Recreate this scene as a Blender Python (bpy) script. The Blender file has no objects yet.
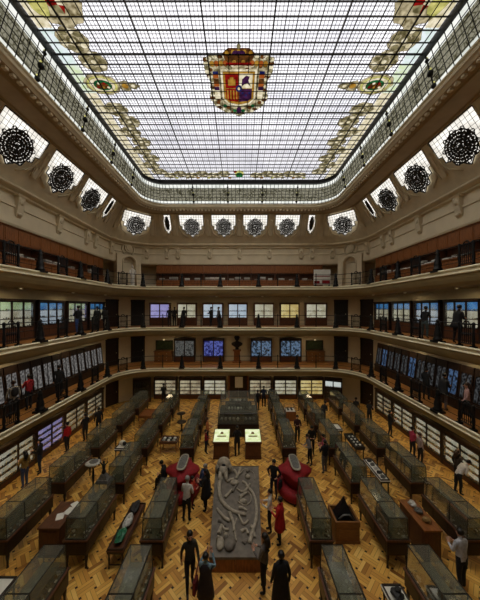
import bpy, math, random
from mathutils import Vector, Matrix
random.seed(7)
C = bpy.context.scene
COL = C.collection
PI = math.pi
# ------------------------------------------------------------------ camera, world, exposure
EYE = 8.45
cam = bpy.data.objects.new('camera', bpy.data.cameras.new('camera'))
COL.objects.link(cam)
cam.location = (0, 0, EYE)
cam.rotation_euler = (PI / 2, 0, 0)
cam.data.sensor_fit = 'HORIZONTAL'
cam.data.sensor_width = 36
cam.data.lens = 260 / 480 * 36
cam.data.shift_y = 7 / 480
cam.data.clip_start = 0.02
C.camera = cam
w = bpy.data.worlds.new('world')
C.world = w
w.use_nodes = True
w.node_tree.nodes['Background'].inputs[0].default_value = (0.5, 0.6, 0.8, 1)
w.node_tree.nodes['Background'].inputs[1].default_value = 0.02
C.view_settings.view_transform = 'Standard'
C.view_settings.look = 'None'
C.view_settings.gamma = 1
C.view_settings.use_curve_mapping = False
C.view_settings.exposure = 0.35
SKY = 2.4        # radiance of the daylit glass roof
LAMP = 1.0        # scale of the lamps added under the galleries
sun = bpy.data.objects.new('overcast_daylight', bpy.data.lights.new('overcast_daylight', 'SUN'))
COL.objects.link(sun)
sun.location = (0, 11, 40)
sun.rotation_euler = (math.radians(4), math.radians(3), 0)
sun.data.angle = math.radians(125)
sun.data.energy = 8.5
sun.data.color = (1.0, .93, .82)

# ------------------------------------------------------------------ materials
def lin(c):
    o = []
    for v in c[:3]:
        v = v / 255
        o.append(v / 12.92 if v <= .04045 else ((v + .055) / 1.055) ** 2.4)
    return (*o, 1)

def new_mat(name):
    m = bpy.data.materials.new(name)
    m.use_nodes = True
    nt = m.node_tree
    return m, nt, nt.nodes['Principled BSDF']

def N(nt, t, **kw):
    n = nt.nodes.new(t)
    for k, v in kw.items():
        setattr(n, k, v)
    return n

def mat(name, rgb, rough=.6, metal=0, var=.18, scale=6, rgb2=None, spec=.4, bump=0, stretch=None):
    """plain surface with a soft procedural variation of its own colour"""
    m, nt, b = new_mat(name)
    b.inputs['Roughness'].default_value = rough
    b.inputs['Metallic'].default_value = metal
    b.inputs['Specular IOR Level'].default_value = spec
    tc = N(nt, 'ShaderNodeTexCoord')
    no = N(nt, 'ShaderNodeTexNoise')
    no.inputs['Scale'].default_value = scale
    no.inputs['Detail'].default_value = 4
    src = tc.outputs['Object']
    if stretch:
        mp = N(nt, 'ShaderNodeMapping')
        mp.inputs['Scale'].default_value = stretch
        nt.links.new(src, mp.inputs[0])
        src = mp.outputs[0]
    nt.links.new(src, no.inputs['Vector'])
    mx = N(nt, 'ShaderNodeMix', data_type='RGBA')
    c = lin(rgb)
    d = lin(rgb2) if rgb2 else tuple(v * (1 - var) ** 2 for v in c[:3]) + (1,)
    mx.inputs[6].default_value = d
    mx.inputs[7].default_value = c
    rp = N(nt, 'ShaderNodeMapRange')
    rp.inputs[1].default_value = .3
    rp.inputs[2].default_value = .7
    nt.links.new(no.outputs['Fac'], rp.inputs[0])
    nt.links.new(rp.outputs[0], mx.inputs[0])
    nt.links.new(mx.outputs[2], b.inputs['Base Color'])
    if bump:
        bp = N(nt, 'ShaderNodeBump')
        bp.inputs['Strength'].default_value = bump
        nt.links.new(no.outputs['Fac'], bp.inputs['Height'])
        nt.links.new(bp.outputs[0], b.inputs['Normal'])
    return m

def glow(name, rgb, strength, rgb2=None, scale=3, stretch=None, det=3, lo=.35, hi=.65):
    """something that gives off light: lit back panel, lamp, daylit glass"""
    m, nt, b = new_mat(name)
    e = N(nt, 'ShaderNodeEmission')
    e.inputs[1].default_value = strength
    if rgb2:
        tc = N(nt, 'ShaderNodeTexCoord')
        no = N(nt, 'ShaderNodeTexNoise')
        no.inputs['Scale'].default_value = scale
        no.inputs['Detail'].default_value = det
        src = tc.outputs['Object']
        if stretch:
            mp = N(nt, 'ShaderNodeMapping')
            mp.inputs['Scale'].default_value = stretch
            nt.links.new(src, mp.inputs[0])
            src = mp.outputs[0]
        nt.links.new(src, no.inputs['Vector'])
        mx = N(nt, 'ShaderNodeMix', data_type='RGBA')
        mx.inputs[6].default_value = lin(rgb2)
        mx.inputs[7].default_value = lin(rgb)
        rp = N(nt, 'ShaderNodeMapRange')
        rp.inputs[1].default_value = lo
        rp.inputs[2].default_value = hi
        nt.links.new(no.outputs['Fac'], rp.inputs[0])
        nt.links.new(rp.outputs[0], mx.inputs[0])
        nt.links.new(mx.outputs[2], e.inputs[0])
    else:
        e.inputs[0].default_value = lin(rgb)
    nt.nodes.remove(b)
    nt.links.new(e.outputs[0], nt.nodes['Material Output'].inputs[0])
    return m

def glass_mat(name, tint, refl=.10, rough=.08, refl_veil=0.0):
    m, nt, b = new_mat(name)
    nt.nodes.remove(b)
    t = N(nt, 'ShaderNodeBsdfTransparent')
    t.inputs[0].default_value = (*tint, 1)
    g = N(nt, 'ShaderNodeBsdfGlossy')
    g.inputs['Roughness'].default_value = rough
    fr = N(nt, 'ShaderNodeLayerWeight')
    fr.inputs[0].default_value = .25
    ad = N(nt, 'ShaderNodeMath', operation='ADD', use_clamp=True)
    ad.inputs[1].default_value = refl
    ml = N(nt, 'ShaderNodeMath', operation='MULTIPLY')
    ml.inputs[1].default_value = .5
    nt.links.new(fr.outputs['Fresnel'], ml.inputs[0])
    nt.links.new(ml.outputs[0], ad.inputs[0])
    du = N(nt, 'ShaderNodeBsdfDiffuse')
    du.inputs[0].default_value = (.32, .32, .25, 1)  # grey-green veil painted into the glass in place of murky reflections
    m0 = N(nt, 'ShaderNodeMixShader')
    m0.inputs[0].default_value = refl_veil
    nt.links.new(t.outputs[0], m0.inputs[1])
    nt.links.new(du.outputs[0], m0.inputs[2])
    mx = N(nt, 'ShaderNodeMixShader')
    nt.links.new(ad.outputs[0], mx.inputs[0])
    nt.links.new(m0.outputs[0], mx.inputs[1])
    nt.links.new(g.outputs[0], mx.inputs[2])
    nt.links.new(mx.outputs[0], nt.nodes['Material Output'].inputs[0])
    return m

def parquet():
    m, nt, b = new_mat('parquet')
    L = .41
    tc = N(nt, 'ShaderNodeTexCoord')
    mp = N(nt, 'ShaderNodeMapping')
    mp.inputs['Rotation'].default_value = (0, 0, PI / 4)
    mp.inputs['Scale'].default_value = (1 / L, 1 / L, 1)
    nt.links.new(tc.outputs['Object'], mp.inputs[0])
    sp = N(nt, 'ShaderNodeSeparateXYZ')
    nt.links.new(mp.outputs[0], sp.inputs[0])
    def M(op, a, b2=None, c=None):
        n = N(nt, 'ShaderNodeMath', operation=op)
        for i, v in enumerate((a, b2, c)):
            if v is None:
                continue
            if isinstance(v, (int, float)):
                n.inputs[i].default_value = v
            else:
                nt.links.new(v, n.inputs[i])
        return n.outputs[0]
    x, y = sp.outputs[0], sp.outputs[1]
    fx, fy = M('FLOOR', x), M('FLOOR', y)
    ux, uy = M('SUBTRACT', x, fx), M('SUBTRACT', y, fy)
    par = M('FLOORED_MODULO', M('ADD', fx, fy), 2)
    G = .075
    def inside_strip(u):
        return M('GREATER_THAN', M('MINIMUM', u, M('SUBTRACT', 1, u)), G)
    iv, ih = inside_strip(ux), inside_strip(uy)
    # woven bands: which band lies on top here (1 = band running along y)
    ver = M('ADD', M('MULTIPLY', M('MULTIPLY', iv, ih), par), M('MULTIPLY', iv, M('SUBTRACT', 1, ih)))
    hor = M('SUBTRACT', 1, ver)
    t = M('ADD', M('MULTIPLY', ux, ver), M('MULTIPLY', uy, hor))
    t4 = M('MULTIPLY', M('DIVIDE', M('SUBTRACT', t, G), 1 - 2 * G), 3)
    pk = M('FLOOR', t4)
    pf = M('SUBTRACT', t4, pk)
    sv = M('FLOOR', M('DIVIDE', M('ADD', M('SUBTRACT', y, .5), M('FLOORED_MODULO', fx, 2)), 2))
    sh = M('FLOOR', M('DIVIDE', M('SUBTRACT', M('ADD', x, .5), M('FLOORED_MODULO', fy, 2)), 2))
    seg = M('ADD', M('MULTIPLY', sv, ver), M('MULTIPLY', sh, hor))
    ln = M('ADD', M('MULTIPLY', fx, ver), M('MULTIPLY', fy, hor))
    cb = N(nt, 'ShaderNodeCombineXYZ')
    nt.links.new(M('ADD', ln, M('MULTIPLY', ver, 500)), cb.inputs[0]); nt.links.new(seg, cb.inputs[1]); nt.links.new(pk, cb.inputs[2])
    wn = N(nt, 'ShaderNodeTexWhiteNoise', noise_dimensions='3D')
    nt.links.new(cb.outputs[0], wn.inputs[0])
    rmp = N(nt, 'ShaderNodeValToRGB')
    cr = rmp.color_ramp
    cr.elements[0].position = 0; cr.elements[0].color = lin((136, 86, 36))
    cr.elements[1].position = 1; cr.elements[1].color = lin((240, 196, 106))
    e = cr.elements.new(.3); e.color = lin((204, 148, 68))
    e = cr.elements.new(.7); e.color = lin((228, 176, 84))
    nt.links.new(wn.outputs[0], rmp.inputs[0])
    # seams
    d1 = M('MINIMUM', pf, M('SUBTRACT', 1, pf))
    seam = M('LESS_THAN', d1, .06)
    # black squares at the block corners
    cx = M('MINIMUM', ux, M('SUBTRACT', 1, ux))
    cy = M('MINIMUM', uy, M('SUBTRACT', 1, uy))
    dot = M('MULTIPLY', M('LESS_THAN', cx, G), M('LESS_THAN', cy, G))
    m1 = N(nt, 'ShaderNodeMix', data_type='RGBA')
    nt.links.new(M('MULTIPLY', seam, .55), m1.inputs[0])
    nt.links.new(rmp.outputs[0], m1.inputs[6])
    m1.inputs[7].default_value = lin((70, 40, 16))
    m2 = N(nt, 'ShaderNodeMix', data_type='RGBA')
    nt.links.new(dot, m2.inputs[0])
    nt.links.new(m1.outputs[2], m2.inputs[6])
    m2.inputs[7].default_value = lin((26, 12, 8))
    nt.links.new(m2.outputs[2], b.inputs['Base Color'])
    b.inputs['Roughness'].default_value = .38
    b.inputs['Specular IOR Level'].default_value = .35
    return m

MT = {
 'parquet': parquet(),
 'plaster': mat('cream_plaster', (222, 208, 176), .8, var=.06, scale=1.5),
 'plaster_dark': mat('stone_plaster', (218, 204, 172), .8, var=.1, scale=2),
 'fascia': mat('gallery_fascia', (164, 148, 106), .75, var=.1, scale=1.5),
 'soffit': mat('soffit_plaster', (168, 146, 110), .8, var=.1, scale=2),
 'moulding': mat('pale_moulding', (250, 244, 208), .25, var=.03, spec=.8),
 'gallery': mat('gallery_boards', (176, 120, 58), .4, rgb2=(140, 92, 42), scale=3, stretch=(1, 6, 1)),
 'wood': mat('dark_walnut', (50, 33, 22), .4, rgb2=(32, 21, 15), scale=5, stretch=(6, 1, 1)),
 'wood_red': mat('red_mahogany', (150, 92, 46), .42, rgb2=(112, 66, 32), scale=4, stretch=(5, 1, 1)),
 'wood_box': mat('oak_box', (138, 92, 46), .45, rgb2=(112, 70, 34), scale=5, stretch=(1, 1, 5)),
 'wood_brown': mat('brown_wood', (98, 58, 34), .42, rgb2=(72, 42, 25), scale=5, stretch=(4, 1, 1)),
 'iron': mat('black_iron', (22, 21, 20), .5, metal=.3),
 'grille': mat('grey_iron_scrollwork', (54, 51, 46), .6, metal=.2),
 'frame': mat('dark_bronze', (58, 54, 48), .38, metal=.4),
 'lining': mat('grey_green_lining', (118, 116, 98), .85, rgb2=(84, 84, 72), scale=9),
 'lining_dark': mat('dark_lining', (52, 52, 46), .85),
 'glass': glass_mat('case_glass', (.80, .83, .76), .05, refl_veil=.22),
 'pane': glass_mat('cabinet_glass', (.94, .96, .95), .02),
 'red': mat('red_velvet', (146, 16, 24), .75, var=.25, scale=12),
 'slate': mat('slate_grey_cast', (116, 108, 96), .7, rgb2=(88, 82, 74), scale=5, bump=.3),
 'bone': mat('fossil_bone', (168, 158, 138), .65, rgb2=(132, 124, 108), scale=8, bump=.2),
 'white': mat('white_paper', (228, 226, 214), .7, var=.05),
 'black': mat('black_stone', (26, 25, 26), .4),
 'green': mat('green_malachite', (58, 128, 92), .35, rgb2=(30, 88, 62), scale=14),
 'quartz': mat('pale_quartz', (196, 194, 184), .35, rgb2=(150, 150, 142), scale=14),
 'ochre': mat('ochre_mineral', (156, 124, 70), .6, rgb2=(112, 84, 46), scale=14),
 'greyrock': mat('grey_rock', (112, 110, 104), .7, rgb2=(70, 70, 66), scale=12),
 'greenrock': mat('grey_green_rock', (92, 108, 88), .7, rgb2=(58, 72, 58), scale=12),
 'darkrock': mat('dark_rock', (44, 42, 40), .6, scale=12),
 'statue': mat('white_marble', (226, 222, 212), .5, var=.05),
 'skin': mat('skin', (198, 148, 120), .55, var=.06),
 'hair_black': mat('black_hair', (20, 16, 14), .45),
 'hair_brown': mat('brown_hair', (62, 40, 26), .5),
 'hair_grey': mat('grey_hair', (150, 144, 138), .55),
 'eye': mat('dark_eye', (20, 14, 12), .2),
 'shoe': mat('black_shoe', (24, 22, 22), .5),
}
G_SKY = glow('daylit_roof_glass', (250, 248, 252), SKY, (222, 221, 228), scale=.45, det=5)
def roof_glass(m, part):
    # thin glass: part of the daylight passes straight through, the rest is scattered by the glass
    nt = m.node_tree
    em = [n for n in nt.nodes if n.type == 'EMISSION'][0]
    t = N(nt, 'ShaderNodeBsdfTransparent')
    mx = N(nt, 'ShaderNodeMixShader')
    mx.inputs[0].default_value = 1 - part
    nt.links.new(t.outputs[0], mx.inputs[1])
    nt.links.new(em.outputs[0], mx.inputs[2])
    nt.links.new(mx.outputs[0], nt.nodes['Material Output'].inputs[0])
roof_glass(G_SKY, .5)
G_WIN = glow('daylit_window_glass', (238, 234, 226), SKY * .46, (190, 184, 172), scale=1.5)

# ------------------------------------------------------------------ mesh helpers
class MB:
    def __init__(s):
        s.v, s.f, s.m, s.mats, s.cur, s.sm = [], [], [], [], 0, []
        s.smooth = False
    def use(s, m):
        m = MT[m] if isinstance(m, str) else m
        if m not in s.mats:
            s.mats.append(m)
        s.cur = s.mats.index(m)
        return s
    def add(s, vs, fs):
        o = len(s.v)
        s.v += [tuple(p) for p in vs]
        for f in fs:
            s.f.append([i + o for i in f]); s.m.append(s.cur); s.sm.append(s.smooth)
        return s
    def box(s, x0, x1, y0, y1, z0, z1):
        vs = [(x, y, z) for z in (z0, z1) for y in (y0, y1) for x in (x0, x1)]
        return s.add(vs, [(0, 2, 3, 1), (4, 5, 7, 6), (0, 1, 5, 4), (2, 6, 7, 3), (0, 4, 6, 2), (1, 3, 7, 5)])
    def cbox(s, cx, cy, cz, dx, dy, dz):
        return s.box(cx - dx / 2, cx + dx / 2, cy - dy / 2, cy + dy / 2, cz - dz / 2, cz + dz / 2)
    def taper(s, cx, cy, z0, z1, a0, b0, a1, b1):
        vs = [(cx + sx * a, cy + sy * b, z) for z, a, b in ((z0, a0, b0), (z1, a1, b1)) for sy in (-1, 1) for sx in (-1, 1)]
        return s.add(vs, [(0, 2, 3, 1), (4, 5, 7, 6), (0, 1, 5, 4), (2, 6, 7, 3), (0, 4, 6, 2), (1, 3, 7, 5)])
    def rings(s, rr, closed=True, cap=True):
        n = len(rr[0])
        fs = []
        for k in range(len(rr) - 1):
            for i in range(n if closed else n - 1):
                j = (i + 1) % n
                fs.append((k * n + i, k * n + j, (k + 1) * n + j, (k + 1) * n + i))
        if cap and closed:
            fs.append(tuple(range(n - 1, -1, -1)))
            fs.append(tuple((len(rr) - 1) * n + i for i in range(n)))
        return s.add([p for r in rr for p in r], fs)
    def lathe(s, prof, c=(0, 0, 0), n=10, sx=1, sy=1):
        old = s.smooth; s.smooth = True
        s.rings([[(c[0] + r * sx * math.cos(2 * PI * i / n), c[1] + r * sy * math.sin(2 * PI * i / n), c[2] + z) for i in range(n)] for r, z in prof])
        s.smooth = old
        return s
    def tube(s, pts, r, n=6, closed=False):
        pts = [Vector(p) for p in pts]
        rr = []
        up = Vector((0, 0, 1))
        m = len(pts)
        for i, p in enumerate(pts):
            if closed:
                t = (pts[(i + 1) % m] - pts[i - 1]).normalized()
            else:
                t = (pts[min(i + 1, m - 1)] - pts[max(i - 1, 0)]).normalized()
            a = t.cross(up)
            if a.length < 1e-3:
                a = t.cross(Vector((0, 1, 0)))
            a.normalize()
            b = a.cross(t)
            rad = r[i] if isinstance(r, (list, tuple)) else r
            rr.append([p + (a * math.cos(2 * PI * k / n) + b * math.sin(2 * PI * k / n)) * rad for k in range(n)])
        if closed:
            rr.append(rr[0])
        old = s.smooth; s.smooth = n > 4
        s.rings(rr, cap=not closed)
        s.smooth = old
        return s
    def bar(s, p, q, r):
        return s.tube([p, q], r, 4)
    def ball(s, c, rx, ry=None, rz=None, n=8, m=5, jit=0, rnd=None):
        ry = ry or rx; rz = rz or rx
        rr = []
        for k in range(m + 1):
            th = PI * k / m
            ring = []
            for i in range(n):
                j = 1 + (rnd.uniform(-jit, jit) if jit else 0)
                q = max(math.sin(th), .02)
                ring.append((c[0] + rx * j * q * math.cos(2 * PI * i / n), c[1] + ry * j * q * math.sin(2 * PI * i / n), c[2] - rz * j * math.cos(th)))
            rr.append(ring)
        old = s.smooth; s.smooth = not jit
        s.rings(rr)
        s.smooth = old
        return s
    def prism(s, poly, mapf, d0, d1):
        """extrude a 2-D outline; mapf(u, v, d) gives the 3-D point"""
        n = len(poly)
        vs = [mapf(u, v, d0) for u, v in poly] + [mapf(u, v, d1) for u, v in poly]
        fs = [tuple(range(n - 1, -1, -1)), tuple(range(n, 2 * n))]
        fs += [(i, (i + 1) % n, n + (i + 1) % n, n + i) for i in range(n)]
        return s.add(vs, fs)
    def build(s, name, parent=None, loc=None, rotz=0, **props):
        me = bpy.data.meshes.new(name)
        me.from_pydata(s.v, [], s.f)
        for m in s.mats:
            me.materials.append(m)
        me.polygons.foreach_set('material_index', s.m)
        me.polygons.foreach_set('use_smooth', s.sm)
        me.update()
        o = bpy.data.objects.new(name, me)
        COL.objects.link(o)
        if parent:
            o.parent = parent
        if loc:
            o.location = loc
        o.rotation_euler.z = rotz
        for k, v in props.items():
            o[k] = v
        return o

def mb(m):
    return MB().use(m)

def thing(name, label, cat, loc=(0, 0, 0), rotz=0, group=None):
    o = bpy.data.objects.new(name, None)
    COL.objects.link(o)
    o.location = loc; o.rotation_euler.z = rotz
    o['label'] = label; o['category'] = cat
    if group:
        o['group'] = group
    return o

def tag(o, label, cat, group=None):
    o['label'] = label; o['category'] = cat
    if group:
        o['group'] = group
    return o

def struct(o):
    o['kind'] = 'structure'
    return o

KIDS = {}
def dup(root, loc, rotz, label, group=None):
    def cp(o, parent):
        c = o.copy(); COL.objects.link(c)
        if parent:
            c.parent = parent
        for ch in KIDS.setdefault(o, list(o.children)):
            cp(ch, c)
        return c
    r = cp(root, None)
    r.location = loc; r.rotation_euler.z = rotz; r['label'] = label
    if group:
        r['group'] = group
    return r

ORD = ['first', 'second', 'third', 'fourth', 'fifth', 'sixth', 'seventh', 'eighth', 'ninth', 'tenth', 'eleventh', 'twelfth', 'thirteenth', 'fourteenth', 'fifteenth', 'sixteenth']

# ------------------------------------------------------------------ the hall: rounded rectangles round one centre
CX, CY = -.05, 10.85
NC = 8
def ring(a, b, r, z, n=NC):
    out = []
    for sx, sy, a0 in ((1, 1, 0), (-1, 1, 90), (-1, -1, 180), (1, -1, 270)):
        cx, cy = CX + sx * (a - r), CY + sy * (b - r)
        for i in range(n + 1):
            t = math.radians(a0 + 90 * i / n)
            out.append((cx + r * math.cos(t), cy + r * math.sin(t), z))
    return out
SIDES = {'right': [4 * NC + 3, 0], 'far': list(range(0, 2 * NC + 2)), 'left': [2 * NC + 1, 2 * NC + 2], 'near': list(range(2 * NC + 2, 4 * NC + 4))}
ALL = list(range(4 * NC + 4)) + [0]
def sweep(b, prof, idx=ALL, smooth=False):
    rr = [[ring(*p)[i] for i in idx] for p in prof]
    old = b.smooth; b.smooth = smooth
    b.rings(rr, closed=False, cap=False)
    b.smooth = old
    return b
def place(side, s, a, b, r=0):
    """a spot on the ring (a, b, r) and the turn that makes local +y point out through the wall"""
    if side == 'far':
        return (s, CY + b), 0
    if side == 'left':
        return (CX - a, s), PI / 2
    if side == 'right':
        return (CX + a, s), -PI / 2
    sg = -1 if side == 'corner_left' else 1
    t = math.radians(45 + s)
    return (CX + sg * (a - r + r * math.cos(t)), CY + b - r + r * math.sin(t)), -sg * (PI / 2 - t)

G1, G2, G3 = 3.4, 6.75, 10.1
ga, gb, gr = 9.4, 10.45, 2.6           # gallery edge
wa, wb, wr = 11.4, 13.45, 3.5          # outer wall
struct(mb('parquet').box(CX - 12, CX + 12, -3, 24.8, -.2, 0).build('floor'))
for side, idx in SIDES.items():
    b = mb('plaster')
    sweep(b, [(wa, wb, wr, 0), (wa, wb, wr, 12.2)], idx, True)
    sweep(b, [(wa + .25, wb + .25, wr, 12.2), (wa + .25, wb + .25, wr, 0)], idx, True)
    struct(b.build('wall_' + side))
    b = mb('plaster')
    # upper wall over the bookcases, cornice, cove
    sweep(b, [(11.5, 13.5, 3.4, 12.16), (10.35, 12.0, 3.0, 12.16), (10.3, 11.95, 3.0, 12.25), (10.3, 11.95, 3.0, 13.0)], idx)
    sweep(b, [(10.3, 11.95, 3.0, 13.0), (10.24, 11.89, 3.0, 13.02), (10.24, 11.89, 3.0, 13.12), (10.3, 11.95, 3.0, 13.14), (10.3, 11.95, 3.0, 13.55)], idx)
    struct(b.build('wall_upper_' + side))
    b = mb('plaster_dark')
    sweep(b, [(10.3, 11.95, 3.0, 13.55), (10.15, 11.8, 3.0, 13.6), (10.15, 11.8, 3.0, 13.68), (9.98, 11.68, 3.0, 13.74), (9.9, 11.6, 3.0, 13.8), (9.9, 11.6, 3.0, 13.88), (10.05, 11.72, 3.0, 13.95)], idx)
    struct(b.build('trim_cornice_' + side))
    b = mb('plaster_dark')
    sweep(b, [(10.05, 11.72, 3.0, 13.95), (9.65, 11.25, 2.9, 14.5), (8.7, 10.3, 2.2, 16.0)], idx)
    struct(b.build('wall_cove_' + side))
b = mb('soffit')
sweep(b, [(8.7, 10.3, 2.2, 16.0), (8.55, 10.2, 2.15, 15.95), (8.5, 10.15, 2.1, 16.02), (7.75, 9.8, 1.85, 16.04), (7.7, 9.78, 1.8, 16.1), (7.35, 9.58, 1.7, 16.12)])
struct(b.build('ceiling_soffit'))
b = mb('plaster_dark')
sweep(b, [(7.35, 9.58, 1.7, 16.12), (7.28, 9.52, 1.65, 16.2), (7.22, 9.46, 1.6, 16.24), (7.2, 9.45, 1.6, 16.34), (7.26, 9.5, 1.6, 16.4), (7.2, 9.45, 1.6, 16.44), (7.2, 9.45, 1.6, 16.5), (7.4, 9.6, 1.7, 16.5)])
# egg and dart blocks under the lip
pp = ring(7.45, 9.64, 1.7, 16.1, 12)
for i in range(len(pp)):
    p, q = Vector(pp[i]), Vector(pp[(i + 1) % len(pp)])
    k = max(1, int((q - p).length / .28))
    for j in range(k):
        c = p.lerp(q, j / k)
        if c.y > 3:
            b.cbox(c.x, c.y, c.z - .02, .13, .13, .1)
struct(b.build('trim_lip'))

# galleries: floor slab, coved fascia, pale double moulding
for nm, z, nxt in (('lower', G1, 0), ('middle', G2, 0), ('upper', G3, 0)):
    b = mb('gallery')
    sweep(b, [(ga + .03, gb + .03, gr, z), (wa, wb, wr, z)])
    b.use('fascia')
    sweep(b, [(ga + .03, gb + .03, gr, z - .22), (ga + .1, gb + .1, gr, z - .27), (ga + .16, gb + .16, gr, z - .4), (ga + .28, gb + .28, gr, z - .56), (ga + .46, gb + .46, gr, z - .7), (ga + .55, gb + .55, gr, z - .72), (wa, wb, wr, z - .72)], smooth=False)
    struct(b.build('gallery_floor_' + nm))
    b = mb('wood_brown')
    sweep(b, [(ga + .2, gb + .2, gr, z + .012), (ga + .03, gb + .03, gr, z + .012), (ga + .03, gb + .03, gr, z - .04)])
    b.use('plaster_dark')
    sweep(b, [(ga + .05, gb + .05, gr, z - .04), (ga + .05, gb + .05, gr, z - .22)])
    b.use('moulding')
    b.tube(ring(ga + .02, gb + .02, gr, z + .01), .05, 8, closed=True)
    b.tube(ring(ga + .03, gb + .03, gr, z - .185), .04, 8, closed=True)
    struct(b.build('trim_gallery_edge_' + nm))

# ------------------------------------------------------------------ glass roof
ZS = 18.0
RA, RB, RR = 7.0, 8.85, 1.3
b = mb(G_SKY)
rg = ring(RA, RB, RR, ZS + .02)
b.add(rg, [tuple(range(len(rg)))])
roof = struct(b.build('window_1', label='large stained glass roof over the hall'))
b = mb('iron')
sweep(b, [(RA + .18, RB + .18, RR, ZS + .05), (RA + .14, RB + .14, RR, ZS - .22), (RA - .08, RB - .08, RR, ZS - .22), (RA - .12, RB - .12, RR, ZS + .02)])
b.build('roof_beam', roof)
def clipx(y, m=.1):
    """half width of the glass at this depth"""
    d = abs(y - CY) - (RB - RR)
    return RA - m if d <= 0 else RA - RR + math.sqrt(max(RR * RR - d * d, 0)) - m
def clipy(x, m=.1):
    d = abs(x - CX) - (RA - RR)
    return RB - m if d <= 0 else RB - RR + math.sqrt(max(RR * RR - d * d, 0)) - m
b = mb('iron')
for i in range(-2, 4):
    x = CX + (i - .5) * 2.36
    h = clipy(x)
    b.box(x - .024, x + .024, CY - h, CY + h, ZS - .08, ZS)
b.build('long_bars', roof)
b = mb('iron')
for i in range(-3, 4):
    y = CY + (i - .36) * 2.95
    if abs(y - CY) < RB - .2:
        h = clipx(y)
        b.box(CX - h, CX + h, y - .026, y + .026, ZS - .06, ZS)
b.build('cross_bars', roof)
b = mb('iron')
for i in range(-17, 18):
    x = CX + i * .3933 + .0
    h = clipy(x)
    b.box(x - .015, x + .015, CY - h, CY + h, ZS - .04, ZS)
for i in range(-21, 22):
    y = CY + (i + .48) * .4214
    if abs(y - CY) < RB - .15:
        h = clipx(y)
        b.box(CX - h, CX + h, y - .016, y + .016, ZS - .045, ZS)
b.build('glazing_bars', roof)
LEAD = mat('lead_came', (120, 120, 128), .5)
b = mb(LEAD)
for i in range(-52, 53):
    if i % 3:
        x = CX + i * .3933 / 3
        h = clipy(x)
        b.box(x - .009, x + .009, CY - h, CY + h, ZS - .012, ZS + .0)
for i in range(-63, 64):
    y = CY + (i / 3 + .48) * .4214
    if i % 3 and abs(y - CY) < RB - .15:
        h = clipx(y)
        b.box(CX - h, CX + h, y - .009, y + .009, ZS - .012, ZS + .0)
b.build('lead_lines', roof)
# daylit coloured glass
def cg(name, rgb, k=.75, rgb2=None):
    return glow(name, rgb, SKY * k * .45, rgb2, scale=5, det=2)
TAN = cg('tan_glass', (206, 192, 156), .7, (104, 92, 60))
OLIVE = cg('olive_glass', (168, 156, 114), .55, (98, 90, 58))
CREAM = cg('cream_glass', (232, 222, 196), .8, (190, 178, 140))
GOLD = cg('gold_glass', (198, 150, 60), .55, (150, 104, 30))
YEL = cg('yellow_glass', (214, 206, 126), .75, (160, 156, 84))
REDG = cg('red_glass', (170, 30, 24), .5, (120, 16, 14))
GREEN = cg('green_glass', (44, 130, 70), .5, (20, 74, 44))
BLUE = cg('blue_glass', (50, 58, 120), .42, (24, 30, 90))
PURP = cg('purple_glass', (84, 40, 86), .45, (46, 22, 50))
BROWN = cg('brown_glass', (128, 78, 34), .45, (70, 42, 20))
ORANGE = cg('orange_glass', (190, 104, 44), .5, (170, 80, 28))
PALEB = cg('pale_blue_glass', (214, 222, 226), .9, (196, 212, 204))
PALEG = cg('pale_green_glass', (196, 212, 164), .85, (212, 220, 208))

def flat(b, m, poly, z):
    global CAMES
    if len(poly) > 6:
        CAMES.append((poly, z))
    b.use(m)
    b.prism(poly, lambda u, v, d: (u, v, d), z - .006, z)
def oval(cx, cy, rx, ry, n=14, wob=0, lob=5):
    return [(cx + rx * (1 + wob * math.cos(lob * 2 * PI * i / n)) * math.cos(2 * PI * i / n), cy + ry * (1 + wob * math.cos(lob * 2 * PI * i / n)) * math.sin(2 * PI * i / n)) for i in range(n)]
CAMES = []
Z1, Z2, Z3, Z4 = ZS - .015, ZS - .022, ZS - .03, ZS - .038
b = MB()
rnd = random.Random(3)
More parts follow.
